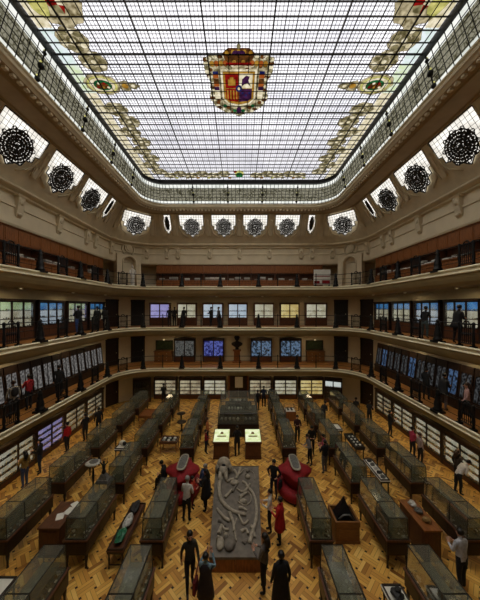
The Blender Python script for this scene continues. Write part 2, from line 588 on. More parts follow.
# pale coloured margin between garland and beam
for sg in (-1, 1):
    for k in range(12):
        y0 = 3.5 + k * 1.35
        flat(b, (PALEB, PALEG, PALEB, CREAM)[k % 4] if k < 6 else CREAM, [(CX + sg * 6.35, y0), (CX + sg * 6.85, y0), (CX + sg * 6.85, y0 + 1.33), (CX + sg * 6.35, y0 + 1.33)], ZS - .008)
def lobe(cx, cy, rx, ry):
    flat(b, TAN, oval(cx, cy, rx, ry, 20, .06, 7), Z1)
    for i in range(9):
        t = 2 * PI * i / 9
        flat(b, (OLIVE, CREAM, OLIVE)[i % 3], oval(cx + rx * .68 * math.cos(t), cy + ry * .68 * math.sin(t), rx * .24, ry * .22, 8), Z2)
    flat(b, OLIVE, oval(cx, cy, rx * .36, ry * .36, 10), Z2)
    flat(b, CREAM, oval(cx, cy, rx * .2, ry * .2, 8), Z3)
for sg in (-1, 1):
    y = 6.0
    k = 0
    while y < 18.6:
        if abs(y - 11.15) > .9 and abs(y - 8.15) > .8:
            lobe(CX + sg * (5.78 + .14 * (-1) ** k), y, .55 - .03 * (k % 2), .46)
        y += .82; k += 1
    # oval medallions
    mx, my = CX + sg * 5.85, 11.15
    flat(b, TAN, oval(mx, my, 0.736, 0.527, 24, .05, 9), Z1)
    flat(b, YEL, oval(mx, my, 0.640, 0.425, 24), Z2)
    flat(b, CREAM, oval(mx, my, 0.528, 0.357, 20), Z3)
    flat(b, GREEN, oval(mx - sg * .02, my, .38, .26, 18), Z3 - .004)
    flat(b, BROWN, oval(mx, my + .03, .28, .16, 14), Z4 - .002)
    for q in range(5):
        flat(b, (REDG, CREAM, GOLD)[q % 3], oval(mx + (q - 2) * .11, my + .1 * (-1) ** q, .07, .06, 7), Z4 - .008)
    for q, (du, r) in enumerate(((-.95, .3), (-1.3, .2), (-1.5, .1))):
        flat(b, (TAN, OLIVE, TAN)[q], oval(mx + sg * du, my + .05, r, r * .9, 10, .1, 5), Z2)
        flat(b, (GOLD, CREAM, OLIVE)[q], oval(mx + sg * du, my + .05, r * .5, r * .45, 8), Z3)
    # red and yellow emblem nearer the front
    mx, my, q = CX + sg * 5.75, 8.15, .62
    flat(b, TAN, oval(mx, my, .8, .72, 22, .07, 8), Z1)
    flat(b, YEL, oval(mx + sg * .55, my - .1, .3, .5, 14, .1, 5), Z2)
    flat(b, REDG, [(mx - .42 * q, my - .35 * q), (mx + .05 * q, my - .4 * q), (mx + .1 * q, my + .05 * q), (mx - .4 * q, my + .12 * q)], Z3)
    flat(b, CREAM, [(mx + .05 * q, my - .4 * q), (mx + .45 * q, my - .3 * q), (mx + .42 * q, my + .1 * q), (mx + .1 * q, my + .05 * q)], Z3)
    flat(b, REDG, [(mx + .12 * q, my + .05 * q), (mx + .42 * q, my + .1 * q), (mx + .2 * q, my + .48 * q)], Z3)
    flat(b, OLIVE, [(mx - .4 * q, my + .12 * q), (mx + .1 * q, my + .05 * q), (mx + .2 * q, my + .48 * q), (mx - .2 * q, my + .4 * q)], Z3)
    flat(b, GOLD, oval(mx, my - .55, .3, .14, 10), Z3)
# garland along the far end
x = -5.0
k = 0
while x < 5.1:
    if abs(x) > .55:
        lobe(CX + x, 18.72 + .1 * (-1) ** k, .46, .42)
        flat(b, (YEL, OLIVE, GOLD)[k % 3], oval(CX + x + .4, 19.15, .14, .12, 8), Z3)
    x += .78; k += 1
flat(b, YEL, oval(CX, 18.6, .34, .5, 12), Z2)
flat(b, GREEN, oval(CX, 18.75, .26, .34, 12), Z3)
flat(b, REDG, oval(CX - .3, 18.3, .12, .14, 8), Z3)
b.build('garland_glass', roof)
# coat of arms
b = MB()
ax, ay = CX + 0, 0
def P(pts):
    return [(ax + u, v) for u, v in pts]
out = [(-.35, 9.75), (.35, 9.75), (1.0, 9.8), (1.38, 9.95), (1.36, 10.5), (1.2, 10.9), (1.22, 11.5), (1.3, 11.9), (1.05, 12.4), (.6, 12.75), (.15, 12.85), (0, 13.0), (-.15, 12.85), (-.6, 12.75), (-1.05, 12.4), (-1.3, 11.9), (-1.22, 11.5), (-1.2, 10.9), (-1.36, 10.5), (-1.38, 9.95), (-1.0, 9.8)]
flat(b, TAN, P(out), Z1)
for i in range(64):
    t = i / 64 * len(out)
    k = int(t); f = t - k
    p, q = out[k], out[(k + 1) % len(out)]
    u, v = p[0] + (q[0] - p[0]) * f, p[1] + (q[1] - p[1]) * f
    u *= .93; v = 11.2 + (v - 11.2) * .94
    flat(b, (OLIVE, CREAM, BROWN, CREAM)[i % 4], oval(ax + u, v, .12, .1, 8), Z2)
for i in range(70):
    u, v = rnd.uniform(-1.15, 1.15), rnd.uniform(10.2, 12.4)
    if abs(u) > .55 or v < 10.55 or v > 12.1:
        flat(b, rnd.choice((CREAM, OLIVE, OLIVE, TAN, BROWN)), oval(ax + u, v, .09, .08, 7), Z2 - .003)
for u in [-1.05 + .175 * i for i in range(13)]:
    flat(b, (BROWN, GOLD, ORANGE)[int(abs(u) * 10) % 3], oval(ax + u, 10.12 + .05 * abs(u), .1, .13, 8), Z3)
# crown
flat(b, BROWN, P([(-.5, 10.1), (.5, 10.1), (.62, 9.75), (.4, 9.55), (-.4, 9.55), (-.62, 9.75)]), Z3)
for u in (-.45, -.22, 0, .22, .45):
    flat(b, GOLD, oval(ax + u, 9.68 + .25 * u * u, .08, .1, 8), Z4)
flat(b, PURP, P([(-.3, 9.82), (.3, 9.82), (.2, 9.65), (-.2, 9.65)]), Z4 - .002)
flat(b, OLIVE, oval(ax, 9.48, .08, .1, 8), Z4)
flat(b, REDG, P([(-.5, 10.12), (.5, 10.12), (.5, 10.24), (-.5, 10.24)]), Z3 - .003)
# shield with a gold border
flat(b, CREAM, P([(-.74, 10.4), (.74, 10.4), (.74, 11.9), (.5, 12.2), (0, 12.35), (-.5, 12.2), (-.74, 11.9)]), Z2 - .005)
flat(b, GOLD, P([(-.66, 10.5), (.66, 10.5), (.66, 11.85), (.45, 12.1), (0, 12.22), (-.45, 12.1), (-.66, 11.85)]), Z3 - .001)
S = Z4
flat(b, REDG, P([(-.57, 10.6), (-.02, 10.6), (-.02, 11.3), (-.57, 11.3)]), S)
flat(b, CREAM, P([(.02, 10.6), (.57, 10.6), (.57, 11.3), (.02, 11.3)]), S)
flat(b, REDG, P([(-.57, 11.34), (-.02, 11.34), (-.02, 12.05), (-.42, 12.0), (-.57, 11.85)]), S)
flat(b, PURP, P([(.02, 11.34), (.57, 11.34), (.57, 11.85), (.42, 12.0), (.02, 12.05)]), S)
for u, v in ((-.3, 10.95),):
    flat(b, GOLD, P([(u - .16, v + .2), (u - .16, v - .1), (u - .08, v - .1), (u - .08, v - .2), (u + .08, v - .2), (u + .08, v - .1), (u + .16, v - .1), (u + .16, v + .2)]), S - .008)
flat(b, PURP, P([(.12, 11.2), (.14, 10.85), (.3, 10.68), (.45, 10.72), (.4, 10.9), (.5, 11.2), (.38, 11.05), (.24, 11.08)]), S - .008)
for q in range(4):
    flat(b, GOLD, P([(-.52 + q * .13, 11.4), (-.46 + q * .13, 11.4), (-.46 + q * .13, 11.9), (-.52 + q * .13, 11.85)]), S - .008)
for q in range(3):
    flat(b, BLUE, oval(ax + .16 + .15 * q, 11.55 + .12 * (q % 2), .05, .06, 6), S - .008)
flat(b, BLUE, oval(ax, 11.3, .14, .18, 12), S - .014)
flat(b, CREAM, oval(ax, 11.3, .06, .08, 8), S - .02)
# pillars with coloured scrolls
for sg in (-1, 1):
    for q, (m, h) in enumerate(((BLUE, .14), (ORANGE, .2), (BROWN, .22), (ORANGE, .18), (PURP, .2), (CREAM, .34), (CREAM, .16))):
        v0 = 10.5 + sum((.14, .2, .22, .18, .2, .34, .16)[:q])
        flat(b, m, P([(sg * .84, v0), (sg * 1.06, v0), (sg * 1.06, v0 + h - .02), (sg * .84, v0 + h - .02)]), Z3)
    for q in range(6):
        flat(b, (GREEN, OLIVE, BROWN)[q % 3], oval(ax + sg * (.2 + .15 * q), 12.5 - .1 * (q - 1), .1, .1, 8), Z3)
flat(b, PURP, oval(ax, 12.55, .12, .2, 10), Z4)
b.build('coat_of_arms', roof)
b = mb('iron')
for poly, z in CAMES:
    n = len(poly)
    for i in range(n):
        b.bar((*poly[i], z - .007), (*poly[(i + 1) % n], z - .007), .0045)
b.build('glass_cames', roof)

# frieze of stained glass standing between lip and roof
def frieze_mat():
    m, nt, bs = new_mat('frieze_glass')
    nt.nodes.remove(bs)
    tc = N(nt, 'ShaderNodeTexCoord')
    vo = N(nt, 'ShaderNodeTexVoronoi', feature='DISTANCE_TO_EDGE')
    vo.inputs['Scale'].default_value = 6.5
    no = N(nt, 'ShaderNodeTexNoise'); no.inputs['Scale'].default_value = 2.5; no.inputs['Detail'].default_value = 4
    nt.links.new(tc.outputs['Object'], vo.inputs['Vector'])
    nt.links.new(tc.outputs['Object'], no.inputs['Vector'])
    ad = N(nt, 'ShaderNodeMath', operation='MULTIPLY_ADD')
    ad.inputs[1].default_value = 2.2; ad.inputs[2].default_value = 0
    nt.links.new(vo.outputs['Distance'], ad.inputs[0])
    a2 = N(nt, 'ShaderNodeMath', operation='ADD')
    nt.links.new(ad.outputs[0], a2.inputs[0]); nt.links.new(no.outputs['Fac'], a2.inputs[1])
    rp = N(nt, 'ShaderNodeValToRGB')
    cr = rp.color_ramp
    cr.elements[0].position = .4; cr.elements[0].color = lin((70, 66, 48))
    cr.elements[1].position = .92; cr.elements[1].color = lin((216, 210, 184))
    e = cr.elements.new(.55); e.color = lin((136, 130, 100))
    e = cr.elements.new(.72); e.color = lin((186, 182, 158))
    nt.links.new(a2.outputs[0], rp.inputs[0])
    em = N(nt, 'ShaderNodeEmission'); em.inputs[1].default_value = SKY * .125
    nt.links.new(rp.outputs[0], em.inputs[0])
    nt.links.new(em.outputs[0], nt.nodes['Material Output'].inputs[0])
    return m
FR = frieze_mat()
FW = glow('clear_frieze_glass', (236, 236, 230), SKY * .4, (200, 204, 196), scale=2)
def fz(t, o=0):
    return (7.33 - .33 * t - o, 9.53 - .55 * t - o, 1.65 - .35 * t, 16.5 + 1.3 * t)
b = MB().use(FW)
sweep(b, [fz(0), fz(.16)]); b.use(FR); sweep(b, [fz(.16), fz(.8)]); b.use(FW); sweep(b, [fz(.8), fz(1.04)])
fr_o = struct(b.build('window_2', label='stained glass frieze standing around the glass roof'))
b = mb('iron')
lo, hi = ring(*fz(0, .05), 10), ring(*fz(1, .05), 10)
for t in (.03, .16, .33, .5, .66, .8):
    b.tube(ring(*fz(t, .05), 10), .018, 4, closed=True)
orn = mb(YEL)
nn = len(lo)
for i in range(nn):
    p0, q0, p1, q1 = Vector(lo[i]), Vector(lo[(i + 1) % nn]), Vector(hi[i]), Vector(hi[(i + 1) % nn])
    L = (q0 - p0).length
    k = max(1, round(L / .3))
    for j in range(k):
        pa, pb = p0.lerp(q0, j / k), p1.lerp(q1, j / k)
        if pa.y < 4:
            continue
        big = L > 3 and j % 9 == 4
        b.tube([pa, pb], .034 if big else .017, 4)
        if big:
            for t, r in ((.12, .13), (.48, .16), (.85, .1)):
                c = pa.lerp(pb, t)
                b.ball(c, r * .75, n=8, m=4)
                orn.ball(c + Vector((0, 0, r * .9)), r * .4, n=6, m=4)
b.build('frieze_bars', fr_o)
orn.build('yellow_ornaments', fr_o)

# ------------------------------------------------------------------ windows and ribs in the cove
SA, CA = .535, .845
def cove(inset):
    def f(u, v, d):
        d += inset
        return (u, v * SA - d * CA, -v * CA - d * SA)
    return f
OUT0 = [(-.9, .02), (.9, .02), (.9, .72), (.74, .76), (.74, 1.0), (.5, 1.05), (.45, 1.28), (.2, 1.34), (0, 1.52), (-.2, 1.34), (-.45, 1.28), (-.5, 1.05), (-.74, 1.0), (-.74, .76), (-.9, .72)]
OUT = [(u * 1.1, v * 1.24) for u, v in OUT0]
OUTS = [(u * 1.24, v * 1.24) for u, v in OUT0]
OUTN = [(-.3, .02), (.3, .02), (.3, 1.25), (.14, 1.35), (0, 1.6), (-.14, 1.35), (-.3, 1.25)]
wn = [2]
def inside(poly, x, y):
    c = False
    for i in range(len(poly)):
        (x0, y0), (x1, y1) = poly[i], poly[i - 1]
        if (y0 > y) != (y1 > y) and x < (x1 - x0) * (y - y0) / (y1 - y0) + x0:
            c = not c
    return c
WPROTO = {}
def cove_window(side, s, out, inset=.05, r=2.2):
    wn[0] += 1
    (x, y), rz = place(side, s, 8.7, 10.3, r)
    kind = (len(out), out[1][0], inset)
    root = bpy.data.objects.new('window_%d' % wn[0], None)
    COL.objects.link(root)
    root.location = (x, y, 16.0); root.rotation_euler.z = rz
    root['kind'] = 'structure'
    if kind in WPROTO:
        for ch in WPROTO[kind]:
            c = ch.copy(); COL.objects.link(c); c.parent = root
        return
    f = cove(inset)
    b = MB().use(G_WIN)
    b.prism(out, f, 0, .01)
    g = b.build('window_glass', root)
    b = mb('iron')
    n = len(out)
    for i in range(n):
        b.tube([f(*out[i], .03), f(*out[(i + 1) % n], .03)], .026, 4)
    hw = max(u for u, v in out); hv = max(v for u, v in out)
    u = -hw + .2
    while u < hw:
        vv = [v / 40 * hv for v in range(41) if inside(out, u, v / 40 * hv)]
        if vv:
            b.tube([f(u, min(vv), .015), f(u, max(vv), .015)], .009, 4)
        u += .2
    v = .22
    while v < hv:
        uu = [-hw + k / 60 * 2 * hw for k in range(61) if inside(out, -hw + k / 60 * 2 * hw, v)]
        if uu:
            b.tube([f(min(uu), v, .015), f(max(uu), v, .015)], .009, 4)
        v += .2
    fo = b.build('window_frame', root)
    b = mb('plaster_dark')
    b.tube([f(hw * 1.06 * q, .02 + (abs(q) > .99) * 0, .0) for q in (-1, 1)], .05, 6)
    for q in (-1, 1):
        b.tube([f(q * hw * 1.06, .02, .02), f(q * hw * 1.06, hv * .55, .02), f(q * hw * .9, hv * .82, .0), f(q * hw * .45, hv * 1.0, -.02)], .045, 6)
    ho = b.build('window_surround', root)
    b = mb('grille')
    R, cv, sq = (.66, 1.02, hw / 1.05) if hw > .5 else (.52, .72, .3)
    def loop(cu, cv2, ru, rv, th, n=14, w=1):
        b.tube([f(cu + ru * math.cos(2 * PI * i / n), cv2 + rv * math.sin(2 * PI * i / n), .05) for i in range(n)], th, 4, closed=True)
    loop(0, cv, R * sq, R, .02, 24)
    loop(0, cv, R * .55 * sq, R * .55, .022, 18)
    b.ball(f(0, cv, .05), R * .14 * sq, R * .1, R * .14, n=10, m=5)
    for i in range(16):
        t = 2 * PI * i / 16
        loop(R * .8 * sq * math.cos(t), cv + R * .8 * math.sin(t), R * .2 * sq, R * .2, .026, 8)
        b.tube([f(0, cv, .05), f(R * sq * math.cos(t), cv + R * math.sin(t), .05)], .014, 4)
    for i in range(10):
        t = 2 * PI * i / 10
        loop(R * .42 * sq * math.cos(t), cv + R * .42 * math.sin(t), R * .17 * sq, R * .17, .03, 8)
        loop(R * 1.04 * sq * math.cos(t + .3), cv + R * 1.04 * math.sin(t + .3), R * .12 * sq, R * .12, .022, 7)
    def disc(cu, cv2, r):
        b.prism(oval(cu, cv2, r * sq, r, 9), f, .035, .05)
    disc(0, cv, R * .16)
    jr = random.Random(4)
    for i in range(34):
        t, q = jr.uniform(0, 6.28), jr.uniform(.15, 1.02)
        disc(R * q * sq * math.cos(t), cv + R * q * math.sin(t), R * jr.uniform(.05, .11))
    for i in range(16):
        t = 2 * PI * i / 16
        disc(R * .8 * sq * math.cos(t), cv + R * .8 * math.sin(t), R * .11)
        disc(R * .6 * sq * math.cos(t + .2), cv + R * .6 * math.sin(t + .2), R * .1)
        disc(R * .98 * sq * math.cos(t + .2), cv + R * .98 * math.sin(t + .2), R * .085)
    for i in range(10):
        t = 2 * PI * i / 10
        disc(R * .42 * sq * math.cos(t), cv + R * .42 * math.sin(t), R * .09)
    ro = b.build('rosette_grille', root)
    WPROTO[kind] = [g, fo, ro, ho]
for s in (-3.95, -1.3, 1.3, 3.95):
    cove_window('far', CX + s, OUT)
for s in (-5.95, 5.95):
    cove_window('far', CX + s, OUTN)
for side in ('left', 'right'):
    for s in (8.05, 10.75, 13.45, 16.1):
        cove_window(side, s, OUTS)
    cove_window(side, 18.0, OUTN)
    cove_window('corner_' + side, 0, OUTS, inset=.3)

# ribs flaring to the soffit, corbels under the cornice
def rib_mb():
    b = mb('plaster_dark')
    f = cove(0)
    pl = [(-.22, 0), (.22, 0), (.18, .12), (.15, .3), (.13, .6), (.13, 1.76), (-.13, 1.76), (-.13, .6), (-.15, .3), (-.18, .12)]
    b.prism(pl, f, -.1, .1)
    b.prism([(-.08, .55), (.08, .55), (.05, 1.3), (-.05, 1.3)], f, .1, .16)
    b.ball(f(0, .5, .12), .1, n=8, m=4)
    # scroll mouldings running down either side
    for sg in (-1, 1):
        b.tube([f(sg * (.17 + .05 * math.sin(t)), .05 + 1.7 * t / PI, .1) for t in [PI * i / 9 for i in range(10)]], .03, 5)
    return b
def corbel_mb():
    b = mb('plaster_dark')
    b.taper(0, -.06, -.06, 0, .2, .16, .22, .2)
    b.rings([[(x, -dy, z) for x, z in ((-.13, z0), (.13, z0))] + [(.13, .1, z0), (-.13, .1, z0)] for z0, dy in ()] or [[(-.13, 0, -.06), (.13, 0, -.06), (.13, -.2, -.06), (-.13, -.2, -.06)], [(-.13, 0, -.35), (.13, 0, -.35), (.13, -.16, -.35), (-.13, -.16, -.35)], [(-.13, 0, -.62), (.13, 0, -.62), (.13, -.1, -.62), (-.13, -.1, -.62)], [(-.09, 0, -.72), (.09, 0, -.72), (.09, -.05, -.72), (-.09, -.05, -.72)]])
    b.ball((0, -.17, -.22), .09, .06, .11, n=8, m=4)
    b.ball((0, -.1, -.62), .12, .06, .06, n=8, m=4)
    return b
rib0 = corb0 = None
spots = [('far', CX + s) for s in (-5.4, -2.63, 0, 2.63, 5.4, -6.35, 6.35)]
for side in ('left', 'right'):
    spots += [(side, s) for s in (6.7, 9.4, 12.1, 14.78, 17.45, 18.5)]
    spots += [('corner_' + side, -30), ('corner_' + side, 30)]
tn = 0
for side, s in spots:
    tn += 1
    (x, y), rz = place(side, s, 8.7, 10.3, 2.2)
    if rib0 is None:
        rib0 = rib_mb().build('trim_rib_1'); rib0['kind'] = 'structure'; o = rib0
    else:
        o = rib0.copy(); o.name = 'trim_rib_%d' % tn; COL.objects.link(o)
    o.location = (x, y, 16.0); o.rotation_euler.z = rz
    (x, y), rz = place(side, s, 10.32, 11.97, 3.0)
    if corb0 is None:
        corb0 = corbel_mb().build('trim_corbel_1'); corb0['kind'] = 'structure'; o = corb0
    else:
        o = corb0.copy(); o.name = 'trim_corbel_%d' % tn; COL.objects.link(o)
    o.location = (x, y, 13.62); o.rotation_euler.z = rz; o.scale = (1.35, 1.3, 1.4)
# crest over each corner niche
for sg, sd in ((-1, 'left'), (1, 'right')):
    (x, y), rz = place('corner_' + sd, 0, 10.3, 11.95, 3.0)
    b = mb('plaster_dark')
    b.prism(oval(0, 0, .32, .42, 16), lambda u, v, d: (u, d, v), -.22, 0)
    b.prism(oval(0, 0, .2, .28, 12), lambda u, v, d: (u, d, v), -.28, -.2)
    for q in (-1, 1):
        b.tube([(q * (.3 + .2 * math.sin(t)), -.1, .3 - .28 * t) for t in [PI * i / 8 for i in range(9)]], .07, 6)
    b.ball((0, -.12, .48), .2, .1, .1)
    o = b.build('trim_crest_' + sd, None, (x, y, 13.45), rz)
    struct(o)
    # niche
    (x, y), rz = place('corner_' + sd, 0, 10.38, 12.03, 3.0)
    root = bpy.data.objects.new('wall_niche_' + sd, None); COL.objects.link(root)
    root.location = (x, y, G3); root.rotation_euler.z = rz; root['kind'] = 'structure'
    b = mb('plaster')
    # arch face
    n = 12
    inner = [(-.5, 0), (-.5, 2.0)] + [(-.5 * math.cos(PI * i / n), 2.0 + .5 * math.sin(PI * i / n)) for i in range(1, n)] + [(.5, 2.0), (.5, 0)]
    outer = [(-1.0, 0), (-1.0, 2.0)] + [(max(-1.0, min(1.0, -1.2 * math.cos(PI * i / n))), 2.72) for i in range(1, n)] + [(1.0, 2.0), (1.0, 0)]
    m = len(inner)
    vs = [(u, -.5, v) for u, v in inner] + [(u, -.5, v) for u, v in outer] + [(u, -.04, v) for u, v in inner]
    fs = [(i, i + 1, m + i + 1, m + i) for i in range(m - 1)] + [(i, 2 * m + i, 2 * m + i + 1, i + 1) for i in range(m - 1)]
    b.add(vs, fs)
    b.box(-1.0, -.98, -.5, .2, 0, 2.7); b.box(.98, 1.0, -.5, .2, 0, 2.7)
    b.add([(u, -.04, v) for u, v in inner], [tuple(range(m))])
    b.tube([(u * 1.12, -.52, v * 1.03) for u, v in inner], .06, 6)
    b.build('niche_arch', root)

# ------------------------------------------------------------------ railings round the galleries
def upath(off, y0=4.5, step=.02):
    """walk the gallery edge from the right side round the far end to the left side"""
    a, b, r = ga + off, gb + off, gr
    pts = [(CX + a, y0)]
    for sx, a0 in ((1, 0), (-1, 90)):
        cx, cy = CX + sx * (a - r), CY + b - r
        for i in range(17):
            t = math.radians(a0 + 90 * i / 16)
            pts.append((cx + r * math.cos(t), cy + r * math.sin(t)))
    pts.append((CX - a, y0))
    return [Vector((x, y, 0)) for x, y in pts]
def walk(pts, offs):
    """points and tangents at distances from the middle of the path"""
    L = [0]
    for p, q in zip(pts, pts[1:]):
        L.append(L[-1] + (q - p).length)
    out = []
    for d in offs:
        t = L[-1] / 2 + d
        for i in range(len(pts) - 1):
            if L[i] <= t <= L[i + 1]:
                f = (t - L[i]) / (L[i + 1] - L[i])
                out.append((pts[i].lerp(pts[i + 1], f), (pts[i + 1] - pts[i]).normalized()))
                break
    return out
def post_mb():
    b = mb('iron')
    b.cbox(0, 0, .05, .44, .44, .1)
    b.lathe([(.2, .1), (.21, .18), (.15, .24), (.17, .36), (.15, .5), (.11, .62), (.13, .7), (.08, .78), (.11, .86), (.11, .92), (.06, .97), (.09, 1.03), (.02, 1.12)], n=9)
    return b
def pair_mb():
    b = mb('iron')
    for sx in (-.34, .34):
        b.cbox(sx, 0, .05, .16, .2, .1)
        b.lathe([(.06, .1), (.045, .2), (.065, .4), (.04, .7), (.06, .95), (.055, .98), (.07, 1.02), (.02, 1.08)], c=(sx, 0, 0), n=8)
    for i in range(5):
        x = -.2 + i * .1
        b.bar((x, 0, .18), (x, 0, .98), .02)
        b.lathe([(.01, .45), (.04, .55), (.01, .65)], c=(x, 0, 0), n=6)
    b.bar((-.34, 0, .18), (.34, 0, .18), .028)
    b.bar((-.34, 0, .98), (.34, 0, .98), .028)
    b.tube([(.14 * math.cos(PI * i / 6), 0, 1.0 + .12 * math.sin(PI * i / 6)) for i in range(7)], .03, 4)
    return b
def thin_mb():
    b = mb('iron')
    b.cbox(0, 0, .03, .14, .14, .06)
    b.lathe([(.035, .06), (.03, .3), (.05, .5), (.03, .7), (.03, 1.0), (.05, 1.06), (.015, 1.12)], n=6)
    return b
pm, pq, pt = post_mb(), pair_mb(), thin_mb()
pth = upath(.14)
meshes = None
for nm, z, word, cat in (('g', G1, 'lowest', 1), ('g', G2, 'middle', 2), ('g', G3, 'topmost', 3)):
    r = thing('gallery_railing', 'black cast iron railing with ornate posts along the %s gallery' % word, 'railing', (0, 0, z), 0, 'gallery railings')
    for h, rad in ((1.0, .024), (.62, .014), (.3, .014)):
        mb('iron').tube([p + Vector((0, 0, h)) for p in pth], rad, 5).build('rail', r)
    offs = [(i * 1.58, i) for i in range(-21, 22)]
    for d, i in offs:
        w1 = walk(pth, [d])
        if not w1:
            continue
        p, t = w1[0]
        side = abs(d) > 8.2
        nmp = ('baluster_post' if i % 2 else 'baluster_panel') if side else ('baluster_post' if i % 2 else 'slim_post')
        if meshes is None:
            meshes = {}
        if nmp in meshes:
            o = bpy.data.objects.new(nmp, meshes[nmp]); COL.objects.link(o); o.parent = r
        else:
            o = {'baluster_post': pm, 'baluster_panel': pq, 'slim_post': pt}[nmp].build(nmp, r)
            meshes[nmp] = o.data
        o.location = (p.x, p.y, 0)
        o.rotation_euler.z = math.atan2(t.y, t.x)

# ------------------------------------------------------------------ unseen lamps added under the galleries to light walls and floors
def lamp(x, y, z, power, col, label, group, size=.25):
    t = thing('added_ceiling_lamp', label, 'lamp', (x, y, z), 0, group)
    mb('moulding').lathe([(.1, 0), (.1, -.03), (.08, -.05)], n=12).build('added_lamp_ring', t)
    MB().use(LAMPM).lathe([(.05, -.045), (.045, -.055), (.02, -.06)], n=12).build('added_lamp_glass', t)
    l = bpy.data.lights.new('added_lamp_light', 'AREA'); l.shape = 'DISK'; l.size = .6; l.energy = power * LAMP * .26; l.color = col
    o = bpy.data.objects.new('added_lamp_light', l); COL.objects.link(o); o.parent = t; o.location = (0, 0, -.12)
LAMPM = glow('warm_lamp_glass', (255, 226, 170), .9)
WARM = (1.0, .78, .46)
for z, word, pw in ((G1, 'over the ground floor aisle', 34), (G2, 'over the lowest gallery', 30), (G3, 'over the middle gallery', 22)):
    zc = z - .72
    lv = {G1: 'lowest', G2: 'middle', G3: 'topmost'}[z]
    for s in (-6.1, -2.0, 2.0, 6.1):
        lamp(CX + s, CY + gb + 1.3, zc, pw, WARM, 'small round added ceiling lamp under the %s gallery along the far wall' % lv, 'added far ceiling lamps under the %s gallery' % lv)
    for sg, sd in ((-1, 'left'), (1, 'right')):
        for y in (8.5, 12.4, 16.3, 19.6):
            lamp(CX + sg * (ga + (1.0 if y < 19 else .7)), y, zc, pw * .8, WARM, 'small round added ceiling lamp under the %s gallery on the %s side' % (lv, sd), 'added %s ceiling lamps under the %s gallery' % (sd, lv))

# ------------------------------------------------------------------ wall cabinets
stuff_boxes = MB()          # all the small specimens past the individual ones
srnd = random.Random(11)
SPEC = ['greyrock', 'quartz', 'ochre', 'darkrock', 'greenrock', 'white', 'darkrock', 'greyrock']
def to_world(loc, rz, p):
    c, s = math.cos(rz), math.sin(rz)
    return (loc[0] + c * p[0] - s * p[1], loc[1] + s * p[0] + c * p[1], loc[2] + p[2])
def pebble(b, c, r):
    v = [(r * srnd.uniform(.7, 1.2), 0, 0), (-r * srnd.uniform(.7, 1.2), 0, 0), (0, r, 0), (0, -r, 0), (0, 0, r * srnd.uniform(.7, 1.3)), (0, 0, -r * .5)]
    a = srnd.uniform(0, 3)
    vs = [(c[0] + x * math.cos(a) - y * math.sin(a), c[1] + x * math.sin(a) + y * math.cos(a), c[2] + z) for x, y, z in v]
    b.add(vs, [(0, 2, 4), (2, 1, 4), (1, 3, 4), (3, 0, 4), (2, 0, 5), (1, 2, 5), (3, 1, 5), (0, 3, 5)])

